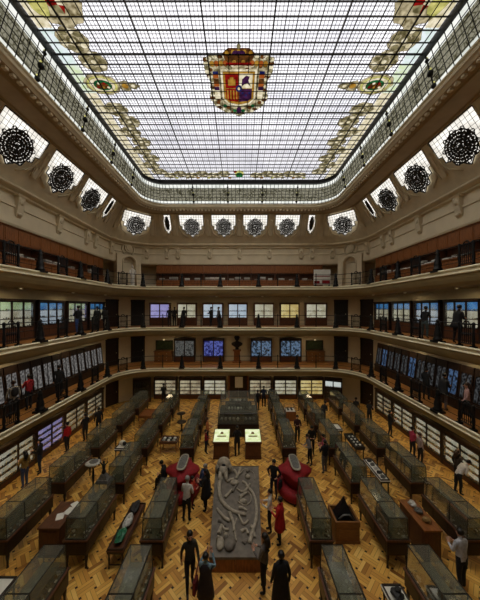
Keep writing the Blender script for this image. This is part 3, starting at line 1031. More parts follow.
LIT = {
 'white': glow('white_lit_back', (240, 232, 208), .46, (190, 178, 146), scale=2.2),
 'warm': glow('warm_lit_back', (250, 226, 160), .5, (212, 178, 104), scale=2.2),
 'violet': glow('violet_lit_back', (196, 186, 246), .5, (166, 158, 220), scale=2.2),
 'cool': glow('cool_lit_back', (226, 236, 250), .5, (190, 206, 226), scale=2.2),
 'blue': glow('blue_lit_back', (90, 160, 220), .55, (60, 120, 190), scale=3),
 'deepblue': glow('deep_blue_lit_back', (104, 112, 216), .42, (60, 60, 120), scale=6, lo=.4, hi=.6),
 'dim': glow('dim_lit_back', (214, 198, 164), .5, (140, 120, 96), scale=2.2),
 'greenish': glow('greenish_lit_back', (206, 222, 170), .55, (160, 186, 130), scale=2.2),
}
def cabinet(name, label, group, loc, rz, width, cols, z_lit, rows, lit, top, depth=.42, base='wood_brown', lit_top=None, fill=7, cat='display cabinet', frame='wood', pediment=False):
    """standing cabinet: base, back, lit back panel, shelves, glazed doors; local -y faces the room, back at y = 0"""
    t = thing(name, label, cat, loc, rz, group)
    z0, z1 = z_lit
    hw = width / 2
    yb = -depth + .17
    b = mb(frame)
    b.box(-hw, -hw + .07, -depth, 0, 0, top); b.box(hw - .07, hw, -depth, 0, 0, top)
    b.box(-hw, hw, -.04, 0, z0, top)
    b.box(-hw, hw, -depth - .06, 0, top - .1, top)
    b.box(-hw, hw, -depth + .02, 0, z1 + .02, top - .1)
    if pediment:
        b.prism([(-hw, top), (hw, top), (hw * .5, top + .1), (0, top + .16), (-hw * .5, top + .1)], lambda u, v, d: (u, d, v), -depth, -depth + .12)
    b.build('carcass', t)
    b = mb(base)
    b.box(-hw + .07, hw - .07, -depth + .015, -.04, 0, z0 - .03)
    for c in range(cols):
        x0 = -hw + .07 + (width - .14) * c / cols
        x1 = -hw + .07 + (width - .14) * (c + 1) / cols
        if z0 > .35:
            b.box(x0 + .06, x1 - .06, -depth, -depth + .02, .08, z0 - .1)
    b.build('base_cabinet', t)
    b = MB().use(LIT[lit])
    b.box(-hw + .08, hw - .08, yb - .015, yb, z0, z1 if not lit_top else z0 + (z1 - z0) * .66)
    if lit_top:
        b.use(LIT[lit_top]); b.box(-hw + .08, hw - .08, yb - .015, yb, z0 + (z1 - z0) * .66, z1)
    b.build('lit_back', t)
    for r in range(rows):
        z = z0 + (z1 - z0) * r / rows
        mb('wood_brown').box(-hw + .07, hw - .07, -depth + .04, yb, z - .035, z).build('shelf', t)
        n = int(fill * width)
        for k in range(n):
            rr = srnd.uniform(.03, .062)
            p = (-hw + .14 + (width - .28) * (k + srnd.uniform(.2, .8)) / n, yb - srnd.uniform(.05, .1), z + rr * .5)
            stuff_boxes.use(srnd.choice(SPEC))
            pebble(stuff_boxes, to_world(loc, rz, p), rr)
    for c in range(cols):
        x0 = -hw + .06 + (width - .12) * c / cols
        x1 = -hw + .06 + (width - .12) * (c + 1) / cols
        b = mb(frame)
        b.box(x0, x0 + .045, -depth - .01, -depth + .03, z0 - .04, z1 + .03); b.box(x1 - .045, x1, -depth - .01, -depth + .03, z0 - .04, z1 + .03)
        b.box(x0, x1, -depth - .01, -depth + .03, z1 - .02, z1 + .03); b.box(x0, x1, -depth - .01, -depth + .03, z0 - .04, z0)
        d = b.build('door', t)
        mb('pane').box(x0 + .045, x1 - .045, -depth + .005, -depth + .012, z0, z1).build('door_pane', d)
    return t
FARW = CY + wb - .02
def farx(px, Y=23.9):
    return (px - 240) * Y / 260
# ground floor, far wall
gl = [(154, 176.5, 'dim'), (179, 201.5, 'dim'), (203.5, 226, 'white'), (249, 271.5, 'dim'), (274, 297, 'white'), (299.5, 323.5, 'warm')]
pos_words = ['at the far left end of the wall', 'second from the left end', 'just left of the central door', 'just right of the central door', 'second right of the central door', 'lit warm yellow, right of the others']
for (p0, p1, l), wd in zip(gl, pos_words):
    cabinet('display_cabinet', 'lit ground floor cabinet on the far wall, %s' % wd, 'ground floor far wall cabinets', ((farx(p0) + farx(p1)) / 2, FARW, 0), 0, farx(p1) - farx(p0), 2, (.42, 1.72), 4, l, 2.0)
# g1 far
gl = [(174, 195, 'cool'), (203, 224, 'deepblue'), (250.5, 272, 'cool'), (280, 301.5, 'cool')]
pos_words = ['left of the blue one', 'glowing deep blue', 'just right of the bust', 'second right of the bust']
POST = glow('grey_lit_print', (150, 148, 144), .30, (60, 58, 56), scale=9, lo=.42, hi=.58)
PSL = glow('grey_lit_sheet', (176, 172, 168), .30, (96, 94, 92), scale=9, lo=.4, hi=.6)
PSR = glow('dark_lit_sheet', (120, 122, 124), .22, (34, 34, 34), scale=9, lo=.4, hi=.6)
PSC = glow('blue_lit_sheet', (110, 146, 196), .26, (40, 44, 52), scale=7, lo=.4, hi=.6)
POSTB = glow('blue_lit_print', (120, 130, 220), .42, (44, 44, 110), scale=5, lo=.42, hi=.58)
POSTC = glow('bluish_lit_print', (150, 180, 220), .30, (40, 44, 50), scale=6, lo=.42, hi=.58)
for k, ((p0, p1, l), wd) in enumerate(zip(gl, pos_words)):
    LIT['print'] = (POST, POSTB, POSTC, POSTC)[k]
    cabinet('display_cabinet', 'dark framed cabinet on the lowest gallery far wall, %s' % wd, 'lowest gallery far wall cabinets', ((farx(p0) + farx(p1)) / 2, FARW, G1), 0, farx(p1) - farx(p0), 2, (.5, 1.95), 1, 'print', 2.15, fill=0, pediment=True)
# g2 far
gl = [(149.5, 170, 'violet', 'glowing violet at the left end'), (177, 196.5, 'white', 'second from the violet one'), (202.5, 223, 'cool', 'third from the violet one'), (228, 247.5, 'cool', 'in the middle of the wall'), (254, 274, 'white', 'just right of the middle one'), (280, 299.5, 'warm', 'second from the right end'), (305.5, 327, 'white', 'at the right end')]
for p0, p1, l, wd in gl:
    cabinet('display_cabinet', 'lit middle gallery cabinet on the far wall, %s' % wd, 'middle gallery far wall cabinets', ((farx(p0) + farx(p1)) / 2, FARW, G2), 0, farx(p1) - farx(p0), 2, (.72, 1.95), 2, l, 2.1, lit_top='violet' if l == 'violet' else None, frame='wood_brown')
# sides
sd_lit = {'left': ['greenish', 'greenish', 'white', 'violet', 'dim', 'dim'], 'right': ['warm', 'warm', 'white', 'white', 'white', 'dim']}
for side in ('left', 'right'):
    for k, y in enumerate((8.3, 10.61, 12.92, 15.23, 17.54, 19.85)):
        (x, yy), rz = place(side, y, wa - .02, wb)
        cabinet('display_cabinet', 'lit cabinet with four shelves on the ground floor %s wall, %s from the front' % (side, ORD[k]), 'ground floor %s wall cabinets' % side, (x, yy, 0), rz, 2.3, 2, (.3, 1.66), 4, sd_lit[side][k], 1.95, fill=17)
    for k, y in enumerate((8.1, 10.5, 12.9, 15.3, 17.7, 20.1)):
        (x, yy), rz = place(side, y, wa - .02, wb)
        cabinet('display_cabinet', 'white and blue lit cabinet on the middle gallery %s wall, %s from the front' % (side, ORD[k]), 'middle gallery %s wall cabinets' % side, (x, yy, G2), rz, 2.15, 3, (.72, 1.95), 3, ['white', 'cool', 'white', 'cool', 'white', 'white'][k], 2.1, lit_top=['blue', 'blue', 'greenish', 'blue', 'greenish', 'blue'][k] if side == 'left' else 'blue', fill=6, frame='wood')
    # lowest gallery: tilted framed panels in one dark stand per panel
    n = 0
    y = 9.4
    while y < 20.6:
        (x, yy), rz = place(side, y, wa - .05, wb)
        lab = 'tall tilted glazed panel on the lowest gallery %s wall, %s from the front' % (side, ORD[n])
        t = thing('exhibit_stand', lab, 'display panel', (x, yy, G1), rz, 'tilted panels on the lowest gallery %s wall' % side)
        b = mb('wood'); b.box(-.38, .38, -.6, -.05, 0, .58); b.build('plinth', t)
        def tl(u, v, d):
            return (u, -.5 + .12 * (v - .58) + d, v)
        b = mb('wood')
        for q in ((-.36, -.3), (.3, .36)):
            b.prism([(q[0], .56), (q[1], .56), (q[1], 1.9), (q[0], 1.9)], tl, -.04, .04)
        for q in ((.56, .64), (1.84, 2.2)):
            b.prism([(-.36, q[0]), (.36, q[0]), (.36, q[1]), (-.36, q[1])], tl, -.045, .045)
        b.prism([(-.1, .62), (-.06, .62), (.06, 1.86), (.02, 1.86)], tl, -.03, .03)
        b.build('panel_frame', t)
        m = PSL if side == 'left' else (PSC if n % 4 == 1 else PSR)
        MB().use(m).prism([(-.3, .62), (.3, .62), (.3, 1.86), (-.3, 1.86)], tl, 0, .02).build('glazed_print', t)
        y += .78; n += 1
# topmost gallery: bookcases
def bookcase(label, group, loc, rz, width):
    t = thing('bookcase', label, 'bookcase', loc, rz, group)
    hw = width / 2
    b = mb('wood_red'); b.box(-hw, hw, -.5, 0, 1.32, 2.06); b.box(-hw - .0, hw + .0, -.54, 0, 2.0, 2.06)
    for c in range(3):
        x0 = -hw + width * c / 3 + .06
        b.box(x0, x0 + width / 3 - .12, -.52, -.48, 1.4, 1.94)
    b.build('upper_panel', t)
    b = mb('wood_red'); b.box(-hw, hw, -.55, 0, 0, .66); b.box(-hw, hw, -.6, 0, .66, .72)
    for c in range(3):
        x0 = -hw + width * c / 3 + .06
        b.box(x0, x0 + width / 3 - .12, -.57, -.54, .1, .58)
    b.build('base_cabinet', t)
    b = mb('wood_brown'); b.box(-hw, hw, -.06, 0, .72, 1.32); b.box(-hw, -hw + .04, -.5, 0, .72, 1.32); b.box(hw - .04, hw, -.5, 0, .72, 1.32)
    b.build('shelf_back', t)
    return t
bspots = [('far', CX + s, 'far wall') for s in (-6.3, -4.2, -2.1, 0, 2.1, 4.2, 6.3)]
bk = 0
lastside = None
for side in ('far', 'left', 'right'):
    ss = [CX + s for s in (-6.3, -4.2, -2.1, 0, 2.1, 4.2, 6.3)] if side == 'far' else [18.9 - 2.1 * i for i in range(6)]
    if side != 'far':
        ss = ss[::-1]
    for k, s in enumerate(ss):
        (x, y), rz = place(side, s, 10.95, 12.6)
        lab = 'red brown topmost gallery bookcase on the %s wall, %s from %s' % (side, ORD[k], 'the left end' if side == 'far' else 'the front')
        bookcase(lab, 'bookcases on the topmost gallery %s wall' % side, (x, y, G3), rz, 2.08)
        nb = srnd.randint(2, 4)
        for q in range(nb):
            p = to_world((x, y, G3), rz, (-.85 + 1.7 * (q + .5) / nb + srnd.uniform(-.1, .1), -.33, .72))
            b = mb('white' if srnd.random() < .55 else 'quartz')
            wd, h = srnd.uniform(.25, .55), srnd.uniform(.08, .3)
            b.box(-wd / 2, wd / 2, -.12, .12, 0, h)
            b.use('wood_brown'); b.box(-wd / 2 + .02, wd / 2 - .02, -.125, -.1, h * .3, h * .45)
            tag(b.build('archive_box', None, p, rz), 'pale archive box on the %s bookcase from %s, topmost gallery %s wall' % (ORD[k], 'the left end' if side == 'far' else 'the front', side), 'box', 'archive boxes on bookcase %s, %s wall' % (ORD[k], side))

# ------------------------------------------------------------------ doors and dark furniture in the rounded corners
for lv, z in ((0, 0), (1, G1), (2, G2)):
    for sg, sd in ((-1, 'left'), (1, 'right')):
        for q, ang in enumerate((-18, 20)):
            if lv == 0 and q:
                continue
            (x, y), rz = place('corner_' + sd, ang, wa - .02, wb - .02, wr)
            root = bpy.data.objects.new('door_%d' % (1 + lv * 4 + (sg > 0) * 2 + q), None); COL.objects.link(root)
            root.location = (x, y, z); root.rotation_euler.z = rz; root['kind'] = 'structure'
            b = mb('wood'); b.box(-.6, -.5, -.12, .1, 0, 2.25); b.box(.5, .6, -.12, .1, 0, 2.25); b.box(-.62, .62, -.14, .1, 2.2, 2.36)
            b.build('door_frame', root)
            b = mb('black' if q else 'wood'); b.box(-.5, .5, -.05, .1, 0, 2.2)
            for i in (0, 1):
                for j in (0, 1):
                    b.box(-.44 + i * .46, -.02 + i * .46, -.07, -.04, .15 + j * 1.05, .95 + j * 1.1)
            b.build('door_leaf', root)
            mb('moulding').ball((.4, -.1, 1.05), .035).build('door_knob', root)
root = bpy.data.objects.new('door_20', None); COL.objects.link(root); root.location = (CX - .1, FARW, 0); root['kind'] = 'structure'
b = mb('wood_red'); b.box(-.95, -.8, -.14, .1, 0, 2.3); b.box(.8, .95, -.14, .1, 0, 2.3); b.box(-1.0, 1.0, -.16, .1, 2.2, 2.42); b.build('door_frame', root)
b = mb('wood'); b.box(-.8, 0, -.06, .1, 0, 2.2); b.box(0.01, .8, -.06, .1, 0, 2.2)
for i in (-1, 1):
    b.box(i * .4 - .3, i * .4 + .3, -.08, -.05, .15, .9); b.box(i * .4 - .3, i * .4 + .3, -.08, -.05, 1.05, 2.05)
b.build('door_leaf', root)
o = mb('white').box(-.36, .36, -.01, .01, -.5, .5).build('notice_sheet', None, (CX - .1 + .05, FARW - .1, 1.45))
tag(o, 'large pale notice sheet hung on the ground floor central door', 'notice')
LIT['strip'] = glow('lit_cabinet_top', (226, 230, 226), .6)
LIT['none'] = mat('dark_case_back', (92, 88, 78), .8, rgb2=(56, 52, 46), scale=9)
for sd, px, lt, lb in (('left', 141, None, 'unlit dark cabinet in the left rounded corner of the ground floor'), ('right', 334, 'strip', 'cabinet with a bright lit upper band in the right rounded corner')):
    x = (px - 240) * 22.75 / 260
    sg = -1 if sd == 'left' else 1
    cabinet('display_cabinet', lb, None, (x + sg * .12, 23.25, 0), -sg * math.radians(22), 1.5, 2, (.35, 1.9), 3, 'none', 2.15, lit_top=lt, fill=10)
# pictures and chests at the ends of the lowest gallery far wall
for px, wd, sg in ((160, 'beside the violet end', -1), (315.5, 'at the far right end', 1)):
    x = farx(px) if sg > 0 else -7.05
    t = thing('chest_of_drawers', 'brown wooden chest of drawers under the green picture %s' % ('left of the grey lit cabinet' if sg < 0 else 'right of the bluish lit cabinets'), 'chest', (x, FARW, G1))
    b = mb('wood_box'); b.box(-.8, .8, -.5, 0, 0, .98); b.box(-.85, .85, -.54, 0, .94, 1.0); b.build('body', t)
    for i in range(3):
        d = mb('wood_box').box(-.74, .74, -.525, -.49, .06 + i * .29, .32 + i * .29).build('drawer', t)
        for kx in (-.35, .35):
            mb('moulding').ball((kx, -.54, .19 + i * .29), .025).build('knob', d)
    t = thing('framed_picture', 'dark green landscape picture with a small lamp, %s' % ('left of the grey lit cabinet' if sg < 0 else 'right of the bluish lit cabinets'), 'picture', (x, FARW - .0, G1 + 1.05))
    b = mb('wood'); b.box(-.8, .8, -.07, -.005, 0, .06); b.box(-.8, .8, -.07, -.005, .84, .9); b.box(-.8, -.74, -.07, -.005, 0, .9); b.box(.74, .8, -.07, -.005, 0, .9); b.build('frame', t)
    mb(mat('green_landscape', (70, 84, 50), .6, rgb2=(36, 48, 36), scale=4)).box(-.74, .74, -.05, -.02, .06, .84).build('canvas', t)
    b = mb('frame'); b.tube([(0, -.03, .9), (0, -.12, .98), (0, -.2, .96)], .012, 5); b.build('lamp_arm', t)
    MB().use(LAMPM).ball((0, -.2, .95), .05).build('lamp_bulb', t)
# bust in the middle of the lowest gallery
t = thing('bust', 'dark bronze bust on a square pedestal above the central door', 'bust', (farx(237), FARW - .45, G1))
t.scale = (1.35, 1.2, 1.1)
b = mb('wood_red'); b.taper(0, 0, 0, .12, .3, .3, .28, .28); b.taper(0, 0, .12, .95, .22, .22, .2, .2); b.taper(0, 0, .95, 1.05, .27, .27, .27, .27); b.build('pedestal', t)
b = mb('black'); b.lathe([(.12, 1.05), (.14, 1.12), (.09, 1.18), (.2, 1.3), (.36, 1.42), (.38, 1.58), (.26, 1.68), (.1, 1.74), (.1, 1.8)], n=12, sy=.7)
b.ball((0, -.03, 1.98), .16, .19, .21, n=12, m=8); b.ball((0, -.22, 1.96), .03, .04, .05); b.ball((0, .04, 2.06), .2, .2, .17, n=10, m=6)
b.build('head', t)
# white statue by the corner niche, boards and chairs on the topmost gallery
(x, y), rz = place('corner_left', 8, 9.9, 11.1, 2.8)
t = thing('marble_statue', 'white marble standing statue before the corner niche on the topmost gallery', 'statue', (x, y, G3), rz + PI)
b = mb('statue'); b.lathe([(.2, 0), (.2, .12), (.14, .14), (.17, .4), (.15, .8), (.19, 1.0), (.14, 1.15), (.2, 1.38), (.1, 1.48), (.05, 1.52), (.06, 1.56)], n=12, sy=.75)
b.ball((0, 0, 1.66), .085, .1, .12, n=10, m=7)
for sx in (-1, 1):
    b.tube([(sx * .19, 0, 1.38), (sx * .24, .02, 1.12), (sx * .12, .16, 1.0)], [.05, .045, .035], 7)
b.build('figure', t)
t = thing('information_stand', 'white and red information board standing at the right of the far topmost gallery', 'board', (farx(322, 21.9), 21.9, G3))
b = mb('white'); b.box(-.7, .7, -.03, .03, .25, 1.5); b.build('board_panel', t)
b = mb('red'); b.box(-.66, -.2, -.035, -.028, .3, .55); b.box(.0, .66, -.035, -.028, .3, .6); b.box(-.66, .66, -.035, -.028, .9, .98); b.build('red_blocks', t)
for sx in (-.6, .6):
    mb('iron').box(sx - .02, sx + .02, -.15, .15, 0, .25).build('stand_foot', t)

# ------------------------------------------------------------------ long glazed mineral cases
def case_proto(length=2.05):
    t = thing('mineral_case', '', 'display case')
    hw, hl = .37, length / 2
    b = mb('wood'); b.box(-hw, hw, -hl, hl, .46, .9)
    for sx in (-1, 1):
        for i in range(3):
            y0 = -hl + length * i / 3
            b.box(sx * hw - .012, sx * hw + .012, y0 + .07, y0 + length / 3 - .07, .52, .84)
    for sy in (-1, 1):
        b.box(-hw + .07, hw - .07, sy * hl - .012, sy * hl + .012, .52, .84)
    b.build('cabinet', t)
    b = mb('wood_brown'); b.box(-hw - .03, hw + .03, -hl - .03, hl + .03, .9, .95); b.build('tray_rim', t)
    mb('lining').box(-hw + .04, hw - .04, -hl + .04, hl - .04, .95, .965).build('tray', t)
    for sx in (-1, 1):
        for sy in (-1, 1):
            b = mb('wood'); b.lathe([(.045, 0), (.03, .05), (.035, .2), (.055, .34), (.05, .46)], c=(sx * (hw - .06), sy * (hl - .08), 0), n=8); b.build('leg', t)
    gw, gl, z0, z1 = .33, hl - .03, .955, 1.64
    b = mb('glass')
    for sx in (-1, 1):
        b.add([(sx * gw, -gl, z0), (sx * gw, gl, z0), (sx * (gw - .03), gl, z1), (sx * (gw - .03), -gl, z1)], [(0, 1, 2, 3)])
    for sy in (-1, 1):
        b.add([(-gw, sy * gl, z0), (gw, sy * gl, z0), (gw - .03, sy * gl, z1), (-gw + .03, sy * gl, z1)], [(0, 1, 2, 3)])
    b.add([(-gw + .03, -gl, z1), (gw - .03, -gl, z1), (gw - .03, gl, z1), (-gw + .03, gl, z1)], [(0, 1, 2, 3)])
    b.build('glass_hood', t)
    b = mb('frame')
    e = gw - .03
    for sx in (-1, 1):
        b.bar((sx * e, -gl, z1), (sx * e, gl, z1), .018)
        b.bar((sx * gw, -gl, z0), (sx * gw, gl, z0), .018)
        for y in (-gl, -gl * .28, gl):
            b.bar((sx * gw, y, z0), (sx * e, y, z1), .018)
    for y in (-gl, gl):
        b.bar((-e, y, z1), (e, y, z1), .018); b.bar((-gw, y, z0), (gw, y, z0), .018)
    b.bar((-e, -gl * .28, z1), (e, -gl * .28, z1), .018)
    b.build('hood_frame', t)
    b = mb('white')
    for i in range(9):
        for sx in (-1, 1):
            b.cbox(sx * .27, -.9 + i * .22, .968, .05, .09, .006)
    b.build('paper_labels', t)
    mb('glass').box(-.27, .27, -gl + .1, gl - .1, 1.24, 1.246).build('inner_shelf', t)
    return t
ROWS = [('inner left row', CX - 2.78), ('middle left row', CX - 5.25), ('outer left row', CX - 7.8), ('inner right row', CX + 2.68), ('middle right row', CX + 5.15), ('outer right row', CX + 7.7)]
YS = [6.47, 9.38, 12.12, 14.85, 17.55, 20.25]
proto = None
crnd = random.Random(5)
nspec = 0
protos = {}
def specimen(kind, v):
    """one mineral of a kind, built once per variant"""
    if (kind, v) not in protos:
        b = mb(kind); r = random.Random(v * 7 + len(kind))
        b.ball((0, 0, 0), .055, .045, .035, n=7, m=4, jit=.25, rnd=r)
        if v % 3 == 0:
            b.ball((.04, .02, .01), .03, .03, .035, n=6, m=4, jit=.3, rnd=r)
        protos[(kind, v)] = b
        o = b.build('mineral_specimen')
        protos[(kind, v)] = o.data
        return o
    o = bpy.data.objects.new('mineral_specimen', protos[(kind, v)]); COL.objects.link(o)
    return o
for rname, rx in ROWS:
    for k, y in enumerate(YS):
        if rname.startswith('inner') and k == 2:
            continue
        dy = 0
        lab = 'long glass hooded mineral case, %s from the front in the %s' % (ORD[k], rname)
        if k == 0:
            y = 6.45
        if proto is None:
            proto = case_proto(); proto.location = (rx, y, 0); proto['label'] = lab; proto['group'] = 'glass hooded mineral cases'
        else:
            dup(proto, (rx, y, 0), 0, lab, 'glass hooded mineral cases')
        # contents: two long beds either side of the inner stand
        if k < 2:
            for sx in (-1, 1):
                for i in range(12):
                    o = specimen(SPEC[crnd.randrange(8)], crnd.randrange(5))
                    o.location = (rx + sx * crnd.uniform(.15, .24), y - .9 + i * .16 + crnd.uniform(-.03, .03), .99)
                    o.rotation_euler.z = crnd.uniform(0, 6)
                    tag(o, 'small mineral specimen inside the %s glass case of the %s' % (ORD[k], rname), 'mineral', 'minerals in case %s of the %s' % (ORD[k], rname))
                    nspec += 1
        for i in range(60 if k < 2 else 90):
            stuff_boxes.use(crnd.choice(SPEC))
            if k < 2:
                pebble(stuff_boxes, (rx + crnd.choice((-1, 1)) * crnd.uniform(.1, .29), y + crnd.uniform(-.94, .94), .975), crnd.uniform(.02, .045))
            else:
                pebble(stuff_boxes, (rx + crnd.choice((-1, 1)) * crnd.uniform(.1, .29), y + crnd.uniform(-.94, .94), .99), crnd.uniform(.025, .055))
stuff_boxes.build('mineral_specimens', None, None, 0, kind='stuff', label='many small mineral specimens on cabinet shelves and in the farther cases', category='minerals')

# ------------------------------------------------------------------ between the cases
def rock(b, c, rx, ry, rz, seed, jit=.22):
    return b.ball(c, rx, ry, rz, n=9, m=6, jit=jit, rnd=random.Random(seed))
def low_table(name, label, loc, w, l, h, top, legm='wood', rot=0, glass=None, cat='table'):
    t = thing(name, label, cat, loc, rot)
    hw, hl = w / 2, l / 2
    b = mb(legm); b.box(-hw, hw, -hl, hl, h - .12, h - .03); b.build('apron', t)
    b = mb(top); b.box(-hw - .02, hw + .02, -hl - .02, hl + .02, h - .03, h); b.build('table_top', t)
    b = mb(legm); b.box(-hw, hw, -hl, -hl + .03, h, h + .05); b.box(-hw, hw, hl - .03, hl, h, h + .05); b.box(-hw, -hw + .03, -hl, hl, h, h + .05); b.box(hw - .03, hw, -hl, hl, h, h + .05); b.build('raised_rim', t)
    for sx in (-1, 1):
        for sy in (-1, 1):
            b = mb(legm); b.lathe([(.03, 0), (.022, .06), (.03, h * .5), (.024, h * .6), (.036, h - .12)], c=(sx * (hw - .05), sy * (hl - .05), 0), n=7); b.build('leg', t)
    b = mb(legm); b.bar((-hw + .05, -hl + .05, .12), (hw - .05, -hl + .05, .12), .018); b.bar((-hw + .05, hl - .05, .12), (hw - .05, hl - .05, .12), .018); b.build('stretcher', t)
    return t
# narrow open table with three big rocks
low_table('specimen_table', 'narrow low wooden table with three large rocks between two rows of cases', (-4.02, 9.35, 0), .52, 2.0, .62, 'wood_brown')
for dy, m, s, lab in ((-.6, 'green', 3, 'green malachite slab at the near end of the narrow rock table'), (.0, 'quartz', 4, 'pale white rock in the middle of the narrow rock table'), (.65, 'darkrock', 6, 'dark lump of rock at the far end of the narrow rock table')):
    b = rock(mb(m), (0, 0, .135), .15, .3, .12, s)
    tag(b.build('rock_specimen', None, (-4.02, 9.35 + dy, .63)), lab, 'rock')
# plain wooden cabinets
def box_cabinet(label, loc, w, l, h, m, topm=None):
    t = thing('wooden_cabinet', label, 'cabinet', loc)
    hw, hl = w / 2, l / 2
    b = mb(m); b.box(-hw, hw, -hl, hl, .06, h - .05)
    for sy in (-1, 1):
        b.box(-hw + .08, hw - .08, sy * hl - .014, sy * hl + .014, .16, h - .14)
    for sx in (-1, 1):
        for i in (0, 1):
            b.box(sx * hw - .014, sx * hw + .014, -hl + .08 + i * hl, -.04 + i * hl, .16, h - .14)
    b.build('body', t)
    mb('wood').box(-hw - .02, hw + .02, -hl - .02, hl + .02, 0, .07).build('plinth', t)
    b = mb(topm or m); b.box(-hw - .03, hw + .03, -hl - .03, hl + .03, h - .05, h); b.build('cabinet_top', t)
    return t
box_cabinet('dark brown wooden cabinet with papers on top in the left aisle', (-6.45, 9.35, 0), .7, 1.15, 1.0, 'wood_brown')
for k, (dx, dy, a) in enumerate(((.05, -.1, .4), (.2, .15, -.2), (.25, .45, .9))):
    o = mb('white').box(-.12, .12, -.16, .16, 0, .006).build('paper_sheet', None, (-6.45 + dx, 9.35 + dy, 1.001 + .0), a)
    tag(o, ('white paper sheet nearest the front of the brown cabinet top', 'white paper sheet in the middle of the brown cabinet top', 'white paper sheet at the rear of the brown cabinet top')[k], 'paper', 'papers on the brown cabinet')
box_cabinet('reddish brown solid wooden cabinet in the right aisle with rocks on top', (6.4, 9.3, 0), .55, 1.35, 1.05, 'wood_brown', 'wood_red')
for k, (dy, m) in enumerate(((-.35, 'ochre'), (.05, 'greyrock'), (.4, 'quartz'))):
    o = rock(mb(m), (0, 0, .07), .13, .14, .09, k + 20).build('rock_specimen', None, (6.42, 9.3 + dy, 1.06))
    tag(o, ('ochre', 'grey', 'pale')[k] + ' rock on top of the reddish brown solid cabinet', 'rock')
# light oak box with black pyramid rock
t = thing('oak_display_box', 'light oak display box on the floor between two rows of cases', 'display box', (3.85, 9.68, 0))
b = mb('wood_box'); b.box(-.44, .44, -.42, .42, 0, .08); b.box(-.42, .42, -.4, .4, .08, .6); b.box(-.3, .3, -.415, -.4, .16, .5)
for x0, x1, y0, y1 in ((-.44, .44, -.42, -.36), (-.44, .44, .36, .42), (-.44, -.38, -.36, .36), (.38, .44, -.36, .36)):
    b.box(x0, x1, y0, y1, .6, .78)
b.build('box_body', t)
mb('black').box(-.38, .38, -.36, .36, .6, .64).build('inner_bed', t)
b = mb('black'); b.rings([[(.3, -.26, 0), (.05, .3, 0), (-.3, -.2, 0), (-.2, .2, 0)][i] and [(.3, -.26, 0), (.28, .26, 0), (-.28, .28, 0), (-.3, -.22, 0)] for i in range(1)] + [[(.26, -.22, .18), (.22, .2, .2), (-.24, .22, .16), (-.26, -.2, .2)], [(.12, -.08, .5), (.1, .08, .52), (-.08, .1, .5), (-.1, -.06, .48)], [(.03, 0, .72), (.02, .03, .72), (-.02, .03, .7), (-.02, 0, .72)]])
b.use('greyrock'); b.tube([(-.26, -.26, .1), (-.1, -.3, .28), (.1, -.3, .28), (.26, -.26, .1)], .035, 5)
tag(b.build('pyramid_rock', None, (3.85, 9.7, .645)), 'black pointed rock standing in the light oak box', 'rock')
# small pale tables at the front
def pale_table(label, loc, w, l, h, rot=0):
    return low_table('small_table', label, loc, w, l, h, 'white', 'wood', rot)
pale_table('small white topped table at the front edge, right of the centre', (4.15, 6.85, 0), .52, .6, .8)
b = rock(mb('darkrock'), (0, 0, .07), .15, .15, .08, 5); rock(b, (.04, .03, .16), .08, .08, .06, 8)
tag(b.build('dark_fossil', None, (4.15, 6.85, .81)), 'dark round fossil on the small white topped front table', 'fossil')
pale_table('small white topped table at the front edge, far left', (-6.55, 6.9, 0), .5, .9, .8)
pale_table('long narrow white topped table with grey fossils behind a case, right', (6.32, 12.1, 0), .4, 1.6, .9)
for i in range(5):
    o = rock(mb(('greyrock', 'darkrock', 'quartz', 'greyrock', 'darkrock')[i]), (0, 0, .05), .12, .1, .06, 30 + i).build('fossil_specimen', None, (6.32, 11.5 + i * .3, .905))
    tag(o, '%s fossil %s from the front on the long white topped table' % (('grey', 'dark', 'pale', 'grey', 'dark')[i], ORD[i]), 'fossil')
low_table('specimen_table', 'wooden table with a grid of white specimens in the right aisle', (6.4, 14.6, 0), .5, 1.5, .95, 'lining_dark')
for i in range(8):
    o = rock(mb('white'), (0, 0, .03), .06, .06, .035, 50 + i).build('white_specimen', None, (6.3 + .2 * (i % 2), 14.1 + .3 * (i // 2), .96))
    tag(o, 'white specimen on the dark topped wooden table in the right aisle', 'mineral', 'white specimens on the right aisle table')
pale_table('pale topped small table far down the right aisle', (6.15, 16.6, 0), .5, .8, .8)
pale_table('small white topped table with a black and white ammonite, left aisle', (-6.4, 14.2, 0), .62, .6, .85)
b = mb('white'); b.ball((0, 0, .165), .2, .1, .16); b.use('black'); b.ball((.12, -.06, .165), .12, .08, .12)
tag(b.build('ammonite_fossil', None, (-6.4, 14.2, .86)), 'black and white ammonite on the small table in the left aisle', 'fossil')
low_table('writing_table', 'reddish brown wooden table far down the left aisle', (-6.7, 18.9, 0), .9, 1.3, .75, 'wood_red', 'wood_red')
# red legged bench case
t = low_table('bench_case', 'red brown low bench case with white specimens, on turned legs', (-4.15, 15.3, 0), 1.0, .7, .66, 'lining_dark', 'wood_red')
for i in range(6):
    o = rock(mb('white' if i % 2 else 'quartz'), (0, 0, .03), .09, .08, .05, 70 + i).build('white_specimen', None, (-4.45 + .3 * (i % 3), 15.15 + .25 * (i // 3), .67))
    tag(o, 'pale specimen lying in the red brown low bench case', 'mineral', 'pale specimens in the bench case')
t = thing('display_pedestal', 'dark red pedestal case with white specimens near the far right cabinets', 'display case', (3.75, 19.6, 0))
b = mb('wood_red'); b.box(-.4, .4, -.4, .4, 0, .7); b.box(-.34, .34, -.415, -.4, .1, .6); b.build('body', t)
mb('white').box(-.36, .36, -.36, .36, .7, .72).build('tray', t)
b = mb('frame')
for sx in (-.38, .38):
    for sy in (-.38, .38):
        b.bar((sx, sy, .7), (sx, sy, 1.0), .015)
